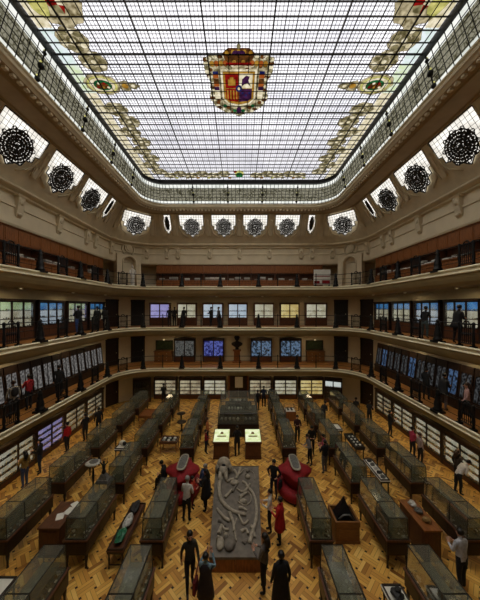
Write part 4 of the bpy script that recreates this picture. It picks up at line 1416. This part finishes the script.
for p, q in (((-.38, -.38), (.38, -.38)), ((.38, -.38), (.38, .38)), ((.38, .38), (-.38, .38)), ((-.38, .38), (-.38, -.38))):
    b.bar((*p, 1.0), (*q, 1.0), .015)
b.build('hood_frame', t)
for i in range(4):
    o = rock(mb('greyrock'), (0, 0, .05), .09, .08, .06, 80 + i).build('rock_specimen', None, (3.6 + .28 * (i % 2), 19.45 + .3 * (i // 2), .725))
    tag(o, 'grey rock on the white tray of the dark red pedestal', 'rock', 'grey rocks on the dark red pedestal')
# two stools and small stands near the inner left row
for i, (x, y) in enumerate(((-3.95, 17.6), (-4.3, 19.0))):
    t = thing('side_table', 'small round pedestal table far down the hall, %s' % ('nearer of two' if i == 0 else 'farther of two'), 'table', (x, y, 0))
    mb('wood').lathe([(.3, .66), (.32, .68), (.3, .7)], n=14).build('table_top', t)
    mb('wood').lathe([(.05, .05), (.04, .3), (.07, .4), (.04, .66)], n=8).build('stem', t)
    for a in range(3):
        mb('wood').tube([(0, 0, .12), (.14 * math.cos(a * 2.1), .14 * math.sin(a * 2.1), .1), (.26 * math.cos(a * 2.1), .26 * math.sin(a * 2.1), .02)], .02, 5).build('foot', t)
# ammonite disc on a tall iron stand, and a bronze figure on the case
t = thing('fossil_stand', 'tall black stand holding a pale round fossil disc in the left aisle', 'stand', (-6.55, 11.6, 0))
b = mb('iron'); b.lathe([(.22, 0), (.2, .05), (.05, .1), (.035, .6), (.06, .9), (.03, 1.25)], n=10); b.tube([(-.2, 0, 1.45), (0, 0, 1.25), (.2, 0, 1.45)], .02, 5); b.build('stand_pole', t)
b = mb('quartz'); b.ball((0, 0, 1.5), .34, .3, .07, n=14, m=6); b.use('greyrock'); b.ball((.03, 0, 1.55), .2, .18, .06, n=10, m=5); b.build('fossil_disc', t)
t = thing('bronze_figure', 'dark bronze figure with raised arms on a grey block on a case', 'statue', (CX - 5.25, 10.12, 1.665))
b = mb('greyrock'); b.taper(0, 0, 0, .12, .24, .18, .22, .16); b.taper(0, 0, .12, .3, .16, .12, .1, .08); b.build('block', t)
b = mb('black'); b.lathe([(.06, .3), (.09, .38), (.05, .46), (.07, .62), (.03, .7)], n=8); b.ball((0, 0, .75), .045, .05, .06)
for sx in (-1, 1):
    b.tube([(sx * .05, 0, .64), (sx * .14, 0, .74), (sx * .13, 0, .9)], [.03, .022, .018], 6)
b.build('figure', t)

# ------------------------------------------------------------------ red velvet settees
def settee(label, loc):
    t = thing('round_settee', label, 'settee', loc)
    def ov(r, l, z, n=24):
        return [(r * math.cos(2 * PI * i / n), l * math.sin(2 * PI * i / n), z) for i in range(n)]
    def rq(r, l, z, n=24):
        g = lambda c: math.copysign(abs(c) ** .6, c)
        return [(r * g(math.cos(2 * PI * i / n)), l * g(math.sin(2 * PI * i / n)), z) for i in range(n)]
    b = mb('black'); b.rings([ov(.72, .92, 0), ov(.72, .92, .12)]); b.build('plinth', t)
    b = mb('red'); b.smooth = True
    b.rings([ov(.78, .98, .1), ov(.82, 1.02, .2), ov(.82, 1.02, .36), ov(.76, .96, .45), ov(.5, .7, .47)]); b.build('seat', t)
    b = mb('red'); b.smooth = True
    n = 24
    def star(r, l, z, k):
        return [(r * (1 + k * math.cos(4 * 2 * PI * i / n)) * math.cos(2 * PI * i / n), l * (1 + k * math.cos(4 * 2 * PI * i / n)) * math.sin(2 * PI * i / n), z) for i in range(n)]
    b.rings([star(.46, .62, .46, .0), star(.5, .66, .7, .1), star(.66, .8, .98, .2), star(.64, .78, 1.04, .2), star(.3, .52, 1.2, .06)]); b.build('backrest', t)
    b = mb('wood'); b.rings([ov(.16, .4, 1.15), ov(.2, .5, 1.3)]); b.use('bone'); b.rings([rq(.2, .6, 1.3), rq(.22, .62, 1.34), rq(.2, .6, 1.36)]); b.use('greyrock'); b.rings([rq(.16, .54, 1.362), rq(.14, .5, 1.375)]); b.build('top_plate', t)
    for sx in (-1, 1):
        b = mb('bone'); b.tube([(sx * .62, -.35 + .14 * i, .49) for i in range(5)], .012, 4); b.build('seat_trim', t)
    return t
settee('red velvet oval settee with people sitting on it, left of the slab', (-2.62, 11.95, 0))
settee('empty red velvet oval settee, right of the grey fossil slab', (2.5, 11.95, 0))

# ------------------------------------------------------------------ fossil slab
t = thing('fossil_slab', 'large grey cast slab with mammoth skull, tusks and bones on a low red brown base', 'fossil display', (-.14, 0, 0))
Y0, Y1, Z0, Z1s = 8.27, 12.6, .46, .72
def sl(u, v, d=0):
    """u -1..1 across, v 0..1 along, d above the surface"""
    w = .82 + .2 * v
    return (u * w, Y0 + (Y1 - Y0) * v, Z0 + (Z1s - Z0) * v + d)
b = mb('wood_red')
for (u0, u1) in ((-1.02, -.01), (.01, 1.02)):
    vs = [sl(u0, 0, -.05), sl(u1, 0, -.05), sl(u1, 1, -.05), sl(u0, 1, -.05)]
    b.add([(x, y, 0) for x, y, z in vs] + vs, [(0, 3, 2, 1), (4, 5, 6, 7), (0, 1, 5, 4), (1, 2, 6, 5), (2, 3, 7, 6), (3, 0, 4, 7)])
b.build('base', t)
b = mb('slate'); b.smooth = True
nu, nv = 24, 48
hr = random.Random(9)
bump = [(hr.uniform(-.9, .9), hr.uniform(.03, .97), hr.uniform(.06, .16), hr.uniform(.01, .04)) for _ in range(60)]
def hgt(u, v):
    h = 0
    for a, c, r, k in bump:
        d2 = ((u - a) * .9) ** 2 + ((v - c) * 4.3) ** 2
        h += k * math.exp(-d2 / (r * r))
    return h
vs = [sl(-1.02 + 2.04 * i / nu, j / nv, hgt(-1.02 + 2.04 * i / nu, j / nv)) for j in range(nv + 1) for i in range(nu + 1)]
fs = [(j * (nu + 1) + i, j * (nu + 1) + i + 1, (j + 1) * (nu + 1) + i + 1, (j + 1) * (nu + 1) + i) for j in range(nv) for i in range(nu)]
b.add(vs, fs)
b.smooth = False
for u0, u1, v0, v1 in ((-1.03, 1.03, 0, 0), (-1.03, -1.03, 0, 1), (1.03, 1.03, 0, 1), (-1.03, 1.03, 1, 1)):
    b.add([sl(u0, v0, -.06), sl(u1, v1, -.06), sl(u1, v1, .03), sl(u0, v0, .03)], [(0, 1, 2, 3)])
b.build('cast_bed', t)
def pth2(pts, d=.05):
    return [sl(u, v, d) for u, v in pts]
def arc(pts, n=18):
    # Catmull-Rom through control points
    out = []
    P = [pts[0]] + pts + [pts[-1]]
    for i in range(1, len(P) - 2):
        for k in range(n // (len(pts) - 1) + 1):
            t = k / (n // (len(pts) - 1) + 1)
            a = [0.5 * ((2 * P[i][c]) + (-P[i - 1][c] + P[i + 1][c]) * t + (2 * P[i - 1][c] - 5 * P[i][c] + 4 * P[i + 1][c] - P[i + 2][c]) * t * t + (-P[i - 1][c] + 3 * P[i][c] - 3 * P[i + 1][c] + P[i + 2][c]) * t ** 3) for c in (0, 1)]
            out.append(tuple(a))
    return out + [pts[-1]]
def bone(name, pts, r0, r1, m='bone', d=.05, lab=None):
    q = arc(pts)
    n = len(q)
    b = mb(m); b.tube(pth2(q, d), [r0 + (r1 - r0) * i / (n - 1) for i in range(n)], 8)
    o = b.build(name, t)
    return o
bone('tusk', [(-.66, .86), (-.8, .72), (-.72, .55), (-.4, .44), (.0, .38), (.42, .36)], .1, .06)
bone('tusk', [(.42, .7), (.72, .6), (.86, .45), (.82, .3), (.62, .16), (.55, .1)], .06, .075)
bone('rib_bone', [(.05, .5), (.35, .46), (.6, .5), (.62, .58), (.4, .64)], .025, .02)
bone('rib_bone', [(.1, .86), (.35, .94), (.62, .92), (.8, .86), (.82, .78)], .02, .02)
bone('rib_bone', [(.0, .32), (-.06, .22), (.02, .12)], .025, .025)
bone('limb_bone', [(-.84, .42), (-.5, .33), (-.28, .3)], .05, .07)
bone('limb_bone', [(-.3, .38), (-.12, .28), (-.08, .2)], .07, .05)
bone('limb_bone', [(-.04, .8), (.08, .88), (.16, .96)], .05, .06)
bone('limb_bone', [(.0, .66), (.3, .62), (.6, .72)], .04, .05)
bone('limb_bone', [(.1, .36), (.3, .27), (.5, .3)], .04, .05)
bone('limb_bone', [(.2, .2), (.4, .22), (.5, .18)], .06, .04)
bone('limb_bone', [(-.6, .26), (-.45, .22), (-.3, .22)], .04, .05)
for k, (u, v, a, l) in enumerate(((-.62, .1, .14, .42), (-.25, .1, .2, .46), (-.4, .16, .1, .2), (.3, .5, .16, .2), (-.1, .74, .2, .26), (.5, .82, .12, .2))):
    b = mb('bone' if k != 1 else 'slate')
    c = sl(u, v, .05)
    b.ball(c, a, l * .6, .1, n=12, m=6)
    b.ball((c[0] - a * .6, c[1] + l * .4, c[2] + .02), a * .5, l * .2, .1, n=8, m=5)
    b.build('scapula_bone', t)
for k, (u, v, du, dv, r) in enumerate(((-.75, .3, .3, -.05, .05), (-.5, .55, .3, .1, .05), (.15, .55, .3, .06, .06), (-.2, .62, .2, .1, .05), (.25, .75, .25, -.06, .05), (-.7, .18, .1, .08, .06), (.3, .1, .25, .03, .06), (.1, .43, .35, -.03, .05), (-.45, .75, .3, .05, .05), (.45, .9, .25, .03, .05), (-.15, .92, .15, -.08, .06), (.62, .25, .15, -.1, .05))):
    bone('limb_bone', [(u, v), (u + du * .5, v + dv * .4 + .01), (u + du, v + dv)], r * 1.3, r * .8, 'bone' if k % 3 else 'slate')
# skull at the far left corner
b = mb('bone')
c = sl(-.62, .93, .0)
b.ball((c[0], c[1], c[2] + .28), .34, .3, .36, n=14, m=9)
b.ball((c[0], c[1] - .28, c[2] + .2), .24, .26, .22, n=12, m=7)
b.ball((c[0] - .27, c[1] - .1, c[2] + .2), .14, .2, .2); b.ball((c[0] + .27, c[1] - .1, c[2] + .2), .14, .2, .2)
for sx in (-1, 1):
    b.tube([(c[0] + sx * .12, c[1] - .42, c[2] + .2), (c[0] + sx * .14, c[1] - .62, c[2] + .12), (c[0] + sx * .16, c[1] - .74, c[2] + .06)], [.09, .08, .07], 8)
b.use('black'); b.ball((c[0], c[1] - .26, c[2] + .42), .1, .06, .07)
for sx in (-1, 1):
    b.ball((c[0] + sx * .22, c[1] - .3, c[2] + .26), .07, .06, .08)
b.build('skull', t)

# ------------------------------------------------------------------ pedestals with lit tops, central dark case
LITTOP = glow('lit_green_white_sheet', (240, 244, 206), .8, (206, 220, 150), scale=4)
for x, wd in ((-1.05, 'left'), (.74, 'right')):
    t = thing('lit_pedestal', 'dark wooden pedestal with a glowing pale green top, %s of the pair' % wd, 'pedestal', (x, 15.0, 0))
    b = mb('wood_brown'); b.box(-.45, .45, -.6, .6, 0, .1); b.box(-.42, .42, -.57, .57, .1, .86); b.box(-.34, .34, -.585, -.57, .2, .76)
    b.rings([[(-.47, -.62, .86), (.47, -.62, .86), (.47, .62, .86), (-.47, .62, .86)], [(-.47, -.62, .96), (.47, -.62, .96), (.47, .62, 1.12), (-.47, .62, 1.12)]]); b.build('body', t)
    f = lambda u, v, d: (u, v, .965 + .16 * (v + .62) / 1.24 + d)
    MB().use(LITTOP).prism([(-.43, -.57), (.43, -.57), (.43, .57), (-.43, .57)], f, 0, .012).build('lit_top', t)
    b = mb('ochre'); b.prism([(-.1, .1), (.1, .1), (.06, .3), (-.06, .3)], f, .012, .02); b.prism([(-.25, -.15), (.25, -.15), (.25, -.05), (-.25, -.05)], f, .012, .018); b.build('print', t)
t = thing('central_case', 'wide dark stepped glass case behind the two lit pedestals', 'display case', (-.12, 18.6, 0))
b = mb('wood'); b.box(-1.35, 1.35, -1.7, 1.7, 0, .8); b.box(-1.3, 1.3, -1.72, -1.7, .1, .7); b.build('base', t)
mb('lining_dark').box(-1.3, 1.3, -1.65, 1.65, .8, .82).build('tray', t)
b = mb('lining_dark'); b.box(-1.0, 1.0, -.4, 1.6, .82, 1.1); b.box(-.7, .7, .3, 1.5, 1.1, 1.4); b.build('stepped_stand', t)
b = mb('frame')
for sx in (-1.3, 1.3):
    b.bar((sx, -1.65, 1.5), (sx, 1.65, 1.9), .022)
    for sy, zz in ((-1.65, 1.5), (0, 1.7), (1.65, 1.9)):
        b.bar((sx, sy, .82), (sx, sy, zz), .022)
for sy, zz in ((-1.65, 1.5), (0, 1.7), (1.65, 1.9)):
    b.bar((-1.3, sy, zz), (1.3, sy, zz), .022)
b.build('hood_frame', t)
b = mb('glass'); b.add([(-1.3, -1.65, 1.5), (1.3, -1.65, 1.5), (1.3, 1.65, 1.9), (-1.3, 1.65, 1.9), (-1.3, -1.65, .82), (1.3, -1.65, .82)], [(0, 1, 2, 3), (0, 4, 5, 1)]); b.build('glass_hood', t)
for i in range(26):
    r3 = random.Random(100 + i)
    row = i // 9
    x = -.12 + (-1.1 + .27 * (i % 9)) * (1, .8, .55)[row]
    y, z = 18.6 + (-1.1, .0, .8)[row], (.82, 1.1, 1.4)[row]
    m = r3.choice(('white', 'quartz', 'greyrock', 'quartz'))
    o = rock(mb(m), (0, 0, .115), .09, .08, .1, i).build('crystal_specimen', None, (x, y, z))
    tag(o, 'pale crystal specimen on the %s step of the wide dark case' % ('lowest', 'middle', 'top')[row], 'mineral', 'crystals on the %s step of the central case' % ('lowest', 'middle', 'top')[row])

# ------------------------------------------------------------------ people
CLOTH = {}
def cloth(rgb):
    if rgb not in CLOTH:
        CLOTH[rgb] = mat('cloth_%d' % len(CLOTH), rgb, .85, scale=14, var=.2)
    return CLOTH[rgb]
PEOPLE = []
def person(label, loc, face, h=1.68, top=(30, 30, 32), legs=(28, 28, 32), hair='hair_black', pose='stand', lean=0, long=False, coat=None, bag=None, group=None, seed=0):
    k = h / 1.72
    r = random.Random(len(PEOPLE) * 13 + 5)
    sit = pose == 'sit'
    pz = .6 if sit else .93
    la = math.radians(lean)
    def U(p):
        """lean the upper body forward about the hips"""
        x, y, z = p
        dz = z - .95
        y2 = y * math.cos(la) + dz * math.sin(la)
        z2 = -y * math.sin(la) + dz * math.cos(la) + .95
        return (x, y2 + (-.06 if sit else 0), z2 - .93 + pz)
    V, R, E, T = [], [], [], []
    def add(p, rad, par=None, tg=None):
        V.append(p); R.append(rad)
        if par is not None:
            E.append((par, len(V) - 1)); T.append(tg)
        return len(V) - 1
    pel = add(U((0, 0, .95)), (.155, .12))
    wst = add(U((0, .005, 1.12)), (.135, .105), pel, 'top')
    cst = add(U((0, 0, 1.32)), (.165, .12), wst, 'top')
    nb = add(U((0, -.01, 1.455)), (.062, .06), cst, 'top')
    nk = add(U((0, .01, 1.52)), (.05, .052), nb, 'skin')
    h1 = add(U((0, .025, 1.58)), (.066, .078), nk, 'skin')
    h2 = add(U((0, .015, 1.65)), (.076, .094), h1, 'skin')
    h3 = add(U((0, .005, 1.70)), (.05, .06), h2, 'skin')
    stride = {'walk': .2, 'stand': .03}.get(pose, .04)
    hands = []
    for sx in (-1, 1):
        if sit:
            hp = add((sx * .1, .0, pz - .01), (.1, .095), pel, 'legs')
            kn = add((sx * .13, .4, pz - .02), (.066, .066), hp, 'legs')
            an = add((sx * .13, .42, .1), (.042, .042), kn, 'legs')
            to = add((sx * .14, .55, .045), (.036, .034), an, 'shoe')
        else:
            s = sx * stride
            hp = add((sx * .095, 0, .86), (.092, .1), pel, 'legs')
            kn = add((sx * .1, s * .55 + .03, .49), (.064, .066), hp, 'legs')
            an = add((sx * .1, s - .02, .1 + (.06 if s < -.1 else 0)), (.043, .045), kn, 'legs')
            to = add((sx * .115, s + .13, .04), (.038, .034), an, 'shoe')
        sh = add(U((sx * .165, -.01, 1.405)), (.066, .066), cst, 'top')
        if pose == 'front' or sit:
            el, wr, hd = (sx * .23, .06, 1.13), (sx * .12, .27, 1.16), (sx * .07, .34, 1.2)
        elif pose == 'photo':
            el, wr, hd = (sx * .24, .16, 1.24), (sx * .12, .32, 1.44), (sx * .07, .37, 1.52)
        elif pose == 'hips':
            el, wr, hd = (sx * .33, -.06, 1.16), (sx * .2, .06, 1.04), (sx * .15, .1, 1.0)
        else:
            w2 = stride * -sx
            el, wr, hd = (sx * .23, -.03 + w2 * .4, 1.13), (sx * .24, .06 + w2, .9), (sx * .235, .09 + w2, .81)
        el = add(U(el), (.047, .047), sh, 'top')
        wr = add(U(wr), (.031, .033), el, 'top')
        hi = add(U(hd), (.028, .04), wr, 'skin')
        hands.append((sx, Vector(V[wr]), Vector(V[hi])))
    me = bpy.data.meshes.new('person')
    me.from_pydata([tuple(c * k for c in v) for v in V], E, [])
    o = bpy.data.objects.new('person', me)
    COL.objects.link(o)
    sk = o.modifiers.new('skin', 'SKIN'); sk.use_smooth_shade = True
    for i, d in enumerate(me.skin_vertices[0].data):
        d.radius = (R[i][0] * k, R[i][1] * k)
        d.use_root = i == 0
    ss = o.modifiers.new('sub', 'SUBSURF'); ss.levels = 1; ss.render_levels = 1
    PEOPLE.append(dict(o=o, V=V, E=E, T=T, R=R, k=k, loc=loc, face=face, label=label, top=cloth(top), legs=cloth(legs), hair=hair, long=long, U=U, coat=coat, bag=bag, hands=hands, group=group, sit=sit))

def finish_people():
    dg = bpy.context.evaluated_depsgraph_get()
    for p in PEOPLE:
        o, k, U = p['o'], p['k'], p['U']
        m2 = bpy.data.meshes.new_from_object(o.evaluated_get(dg))
        b = MB()
        mats = {'top': p['top'], 'legs': p['legs'], 'skin': MT['skin'], 'shoe': MT['shoe']}
        segs = [(Vector(p['V'][a]) * k, Vector(p['V'][c]) * k, (p['R'][a][0] + p['R'][c][0]) / 2 * k, t) for (a, c), t in zip(p['E'], p['T'])]
        vs = [v.co.copy() for v in m2.vertices]
        b.v = [tuple(v) for v in vs]
        for f in m2.polygons:
            c = f.center
            best, bt = 1e9, 'top'
            for a, q, rr, t in segs:
                d = q - a
                s = max(0, min(1, (c - a).dot(d) / max(d.length_squared, 1e-9)))
                dist = (c - a - d * s).length / rr
                if dist < best:
                    best, bt = dist, t
            b.use(mats[bt])
            b.f.append(list(f.vertices)); b.m.append(b.cur); b.sm.append(True)
        b.use('skin')
        for sx, wr, hd in p['hands']:
            d = (hd - wr).normalized()
            side = d.cross(Vector((0, 0, 1)) if abs(d.z) < .8 else Vector((0, 1, 0))).normalized()
            nrm = side.cross(d)
            for q, ln in enumerate((.07, .085, .09, .082, .062)):
                if q == 0:
                    a0 = wr.lerp(hd, .6) + side * sx * -.02
                    pts = [a0, a0 + side * sx * -.03 + d * .03, a0 + side * sx * -.035 + d * .065 + nrm * .01]
                else:
                    a0 = hd + side * sx * (-.027 + .018 * (q - 1))
                    pts = [a0, a0 + d * ln * .55 + nrm * .004, a0 + d * ln + nrm * .022]
                b.tube([x * k for x in pts], [.009 * k, .0085 * k, .006 * k], 5)
        # nose and ears belong to the head
        for q, rad in (((0, .112, 1.61), (.013, .018, .02)), ((-.082, .01, 1.62), (.012, .02, .032)), ((.082, .01, 1.62), (.012, .02, .032))):
            c = Vector(U(q)) * k
            b.ball(c, *(x * k for x in rad), n=6, m=4)
        o.modifiers.clear()
        old = o.data
        bpy.data.objects.remove(o)
        fo = b.build('person', None, p['loc'], math.radians(p['face']))
        tag(fo, p['label'], 'person', p['group'])
        # hair, eyes, mouth
        h = MB().use(p['hair'])
        c = Vector(U((0, -.02, 1.672))) * k
        h.ball(c, .094 * k, .104 * k, .098 * k, n=12, m=7)
        if p['long']:
            q = [Vector(U(x)) * k for x in ((0, -.06, 1.66), (0, -.1, 1.55), (0, -.12, 1.42), (0, -.12, 1.3))]
            h.tube(q, [.085 * k, .09 * k, .085 * k, .05 * k], 9)
        h.build('hair', fo)
        for sx in (-1, 1):
            e = MB().use('eye'); e.ball(Vector(U((sx * .032, .098, 1.635))) * k, .011 * k, n=6, m=4); e.build('eye', fo)
        e = mb('red'); e.ball(Vector(U((0, .098, 1.575))) * k, .022 * k, .008 * k, .006 * k, n=6, m=4); e.build('mouth', fo)
        if p['coat']:
            rgb, z0 = p['coat']
            b = MB().use(cloth(rgb)); b.smooth = True
            def el(z, rx, ry):
                q = []
                for i in range(14):
                    t = 2 * PI * i / 14
                    q.append(Vector(U((rx * math.cos(t), ry * math.sin(t) + .0, z))) * k)
                return q
            b.rings([el(z0, .27, .2), el((z0 + .95) / 2, .24, .185), el(.98, .2, .16), el(1.14, .175, .14), el(1.3, .2, .15), el(1.42, .15, .11), el(1.46, .09, .08)])
            b.build('coat', fo)
        if p['bag']:
            rgb, kind = p['bag']
            b = MB().use(cloth(rgb))
            if kind == 'backpack':
                c = Vector(U((0, -.2, 1.26))) * k
                b.ball(c, .15, .1, .22, n=10, m=6)
                b.build('backpack', fo)
            else:
                b.rings([[(-.34, y, z) for y, z in ((-.14, .55), (.14, .55), (.12, .85), (-.12, .85))], [(-.26, y, z) for y, z in ((-.16, .53), (.16, .53), (.13, .87), (-.13, .87))]])
                b.tube([(-.3, .1, .85), (-.24, .03, 1.2), (-.17, 0, 1.46), (-.24, -.05, 1.2), (-.3, -.1, .85)], .012, 4)
                b.build('shoulder_bag', fo)

def at(px, py, z=0):
    Y = 260 * (EYE - z) / (py - 307)
    return ((px - 240) * Y / 260, Y, z)
BLK, DK, NAVY, GREY, WHT, RED = (24, 24, 26), (38, 36, 36), (34, 42, 62), (112, 108, 104), (214, 210, 202), (176, 28, 32)
# on the floor, front to back
person('woman with black hair and dark olive jacket walking beside the slab front', (-1.5, 7.78, 0), 200, 1.7, (50, 50, 42), BLK, pose='walk', long=True)
person('person in dark dress with teal white sleeves photographing the slab', (-.95, 7.2, 0), -10, 1.62, (120, 150, 165), DK, pose='photo', coat=((44, 38, 42), .5), bag=((128, 44, 46), 'bag'))
person('woman in grey jacket and black trousers leaning to see the slab', (.72, 7.7, 0), 60, 1.72, (98, 92, 86), BLK, pose='front', long=True)
person('man all in black in a long coat at the front edge', (1.12, 7.1, 0), 10, 1.76, BLK, BLK, coat=(BLK, .45))
person('person in a red jacket standing right of the slab', (1.42, 9.25, 0), 60, 1.66, (190, 30, 34), DK, pose='front', coat=((176, 26, 30), .62))
person('person in a white shirt close to the right edge of the slab', (1.12, 9.75, 0), 80, 1.6, WHT, DK, pose='front')
person('woman in dark jacket beside the empty red settee', (1.5, 11.5, 0), 150, 1.66, BLK, NAVY, pose='hips', bag=(BLK, 'bag'))
person('grey haired man in a white shirt seen from behind, black trousers', (-2.1, 10.2, 0), -15, 1.74, WHT, BLK, hair='hair_grey', pose='front', lean=8)
person('woman in a long dark coat left of the slab', (-1.42, 10.8, 0), 70, 1.68, BLK, BLK, pose='front', coat=(BLK, .6), long=True)
person('child in an orange red top beside the woman in the dark coat', (-2.0, 10.95, 0), 250, 1.3, (196, 62, 36), (110, 26, 30), pose='front')
person('person in blue sitting on the right side of the occupied red settee', (-1.78, 11.75, 0), -80, 1.68, (46, 62, 96), NAVY, hair='hair_grey', pose='sit', lean=24)
person('dark haired person in black sitting on the left side of the settee', (-3.46, 12.05, 0), 85, 1.66, BLK, BLK, pose='sit', lean=22)
person('dark haired person in brown sitting on the front left of the settee', (-3.2, 11.05, 0), 140, 1.6, (62, 48, 40), BLK, pose='sit', lean=22)
person('person in black standing between the two lit pedestals', (-.16, 14.7, 0), 10, 1.72, BLK, BLK, pose='front')
person('child in red beside the left lit pedestal', (-1.98, 15.0, 0), -80, 1.35, (150, 26, 40), NAVY, hair='hair_brown', pose='front')
person('woman with reddish hair and orange scarf left of the left lit pedestal', (-2.0, 15.9, 0), -90, 1.66, (190, 110, 60), DK, hair='hair_brown', pose='front', long=True)
person('dark silhouette in black nearest the wide dark case', (1.42, 21.0, 0), 20, 1.74, BLK, BLK)
person('tall person in dark blue near the ground floor central door', (2.0, 21.9, 0), -20, 1.78, NAVY, BLK, pose='front')
person('second dark figure near the central door, wearing a rucksack', (2.65, 22.2, 0), -10, 1.7, BLK, BLK, bag=(BLK, 'backpack'))
person('dark figure looking into the left end ground floor cabinet', (-6.7, 22.8, 0), 10, 1.72, BLK, BLK, pose='front')
# cluster at a small table in the right aisle
person('person in a black and white striped top in the right aisle group', (3.75, 13.9, 0), 100, 1.66, (132, 132, 134), BLK, pose='front', lean=15)
person('person in a pink top in the right aisle group', (4.55, 13.9, 0), 60, 1.62, (170, 70, 92), DK, pose='front', lean=10)
person('person in black in the right aisle group', (4.1, 14.9, 0), 170, 1.7, BLK, BLK, pose='front', lean=15)
person('person in grey trousers at the front of the right aisle group', (4.3, 13.2, 0), 20, 1.68, BLK, (84, 84, 90), pose='front')
person('dark haired person with red collar behind the right aisle group', (3.6, 16.3, 0), 180, 1.64, (60, 26, 26), BLK, pose='front')
person('person in black bending over by the pale topped table', (5.95, 18.6, 0), -40, 1.7, BLK, BLK, pose='front', lean=35)
# along the side walls
person('woman in a mustard top and blue jeans at the left wall', (-10.1, 12.2, 0), 70, 1.68, (150, 122, 60), (56, 70, 104), pose='front', long=True)
person('man in black and dark jeans at the left wall', (-10.15, 13.2, 0), 110, 1.74, BLK, NAVY, pose='front')
person('person in a bright red jacket at the left wall', (-10.1, 15.2, 0), 80, 1.68, (190, 26, 30), DK)
person('first of two people in black beyond the red jacket', (-9.75, 16.4, 0), 60, 1.72, BLK, BLK, pose='front')
person('second of two people in black beyond the red jacket', (-9.4, 17.3, 0), 40, 1.74, BLK, BLK)
person('person in a black top standing at the right wall cabinets', (9.75, 16.9, 0), -100, 1.7, BLK, BLK, pose='front')
person('person in a pink jacket at the right wall cabinets', (9.75, 14.7, 0), -80, 1.64, (190, 60, 84), DK, pose='front')
person('fair haired person in a pale top at the right wall cabinets', (9.7, 14.0, 0), -90, 1.66, (170, 150, 144), DK, hair='hair_brown')
person('person in a white shirt bending at the right wall cabinets', (9.85, 11.75, 0), -90, 1.7, WHT, BLK, pose='front', lean=45)
person('person with brown hair beside the bending white shirt', (10.3, 12.3, 0), -80, 1.68, (70, 60, 52), BLK, hair='hair_brown', long=True)
person('man in a pale grey shirt and dark trousers at the front right', (6.62, 7.75, 0), 10, 1.76, (200, 202, 208), (30, 34, 42), pose='front', lean=6)
person('dark figure standing by the right corner doors', (8.6, 19.3, 0), 0, 1.72, BLK, BLK)
person('dark clad visitor next to the outer right row end', (9.3, 18.7, 0), -60, 1.7, DK, BLK, pose='front')
# lowest gallery
person('person in a grey hooded top on the lowest gallery', (-10.25, 11.75, G1), 60, 1.7, (150, 142, 130), DK, hair='hair_brown', bag=(DK, 'backpack'))
person('person in a red shirt on the lowest gallery', (-10.35, 12.75, G1), 70, 1.72, (150, 26, 34), BLK, pose='front')
person('tall person in black alone on the lowest gallery', (-10.1, 14.5, G1), 40, 1.78, BLK, BLK)
person('person in black with a white collar on the lowest gallery', (10.1, 14.1, G1), -60, 1.72, BLK, BLK, pose='front')
person('large person in a black coat and pale shoes, lowest gallery', (9.95, 12.75, G1), -70, 1.78, BLK, (120, 110, 112), pose='front', lean=10, coat=(BLK, .75))
person('long haired woman in a pale pink top on the lowest gallery', (9.95, 11.4, G1), 60, 1.7, (190, 150, 142), BLK, hair='hair_brown', pose='walk', long=True)
# middle gallery
person('man in black with blue trousers on the middle gallery', (-9.95, 16.0, G2), 60, 1.76, BLK, (60, 84, 140), pose='front')
person('dark visitor past the man in blue trousers, middle gallery', (-10.1, 18.4, G2), 50, 1.72, BLK, BLK)
person('dark visitor at the corner of the middle gallery', (-10.1, 19.5, G2), 30, 1.7, DK, BLK, pose='front')
person('person in black bending slightly on the middle gallery', (9.95, 14.0, G2), -60, 1.72, BLK, (70, 84, 84), pose='front', lean=10)
person('broad person in a black coat on the middle gallery', (10.05, 12.05, G2), -80, 1.78, BLK, BLK, pose='front', coat=(BLK, .7), lean=12)
for i, (px, lab, tp) in enumerate(((169.5, 'visitor in black just right of the violet lit cabinet', BLK), (174.5, 'visitor in dark grey beside the second lit cabinet', DK), (184, 'dark visitor before the second lit cabinet', BLK), (211, 'dark visitor before the third lit cabinet, middle gallery', BLK), (218.5, 'visitor in a grey patterned top before the third lit cabinet', (96, 92, 92)))):
    person(lab, ((px - 240) * (22.4 + .5 * (i % 2)) / 260, 22.4 + .5 * (i % 2), G2), 10 + 15 * i, 1.68, tp, BLK, pose='front' if i % 2 else 'stand')
finish_people()
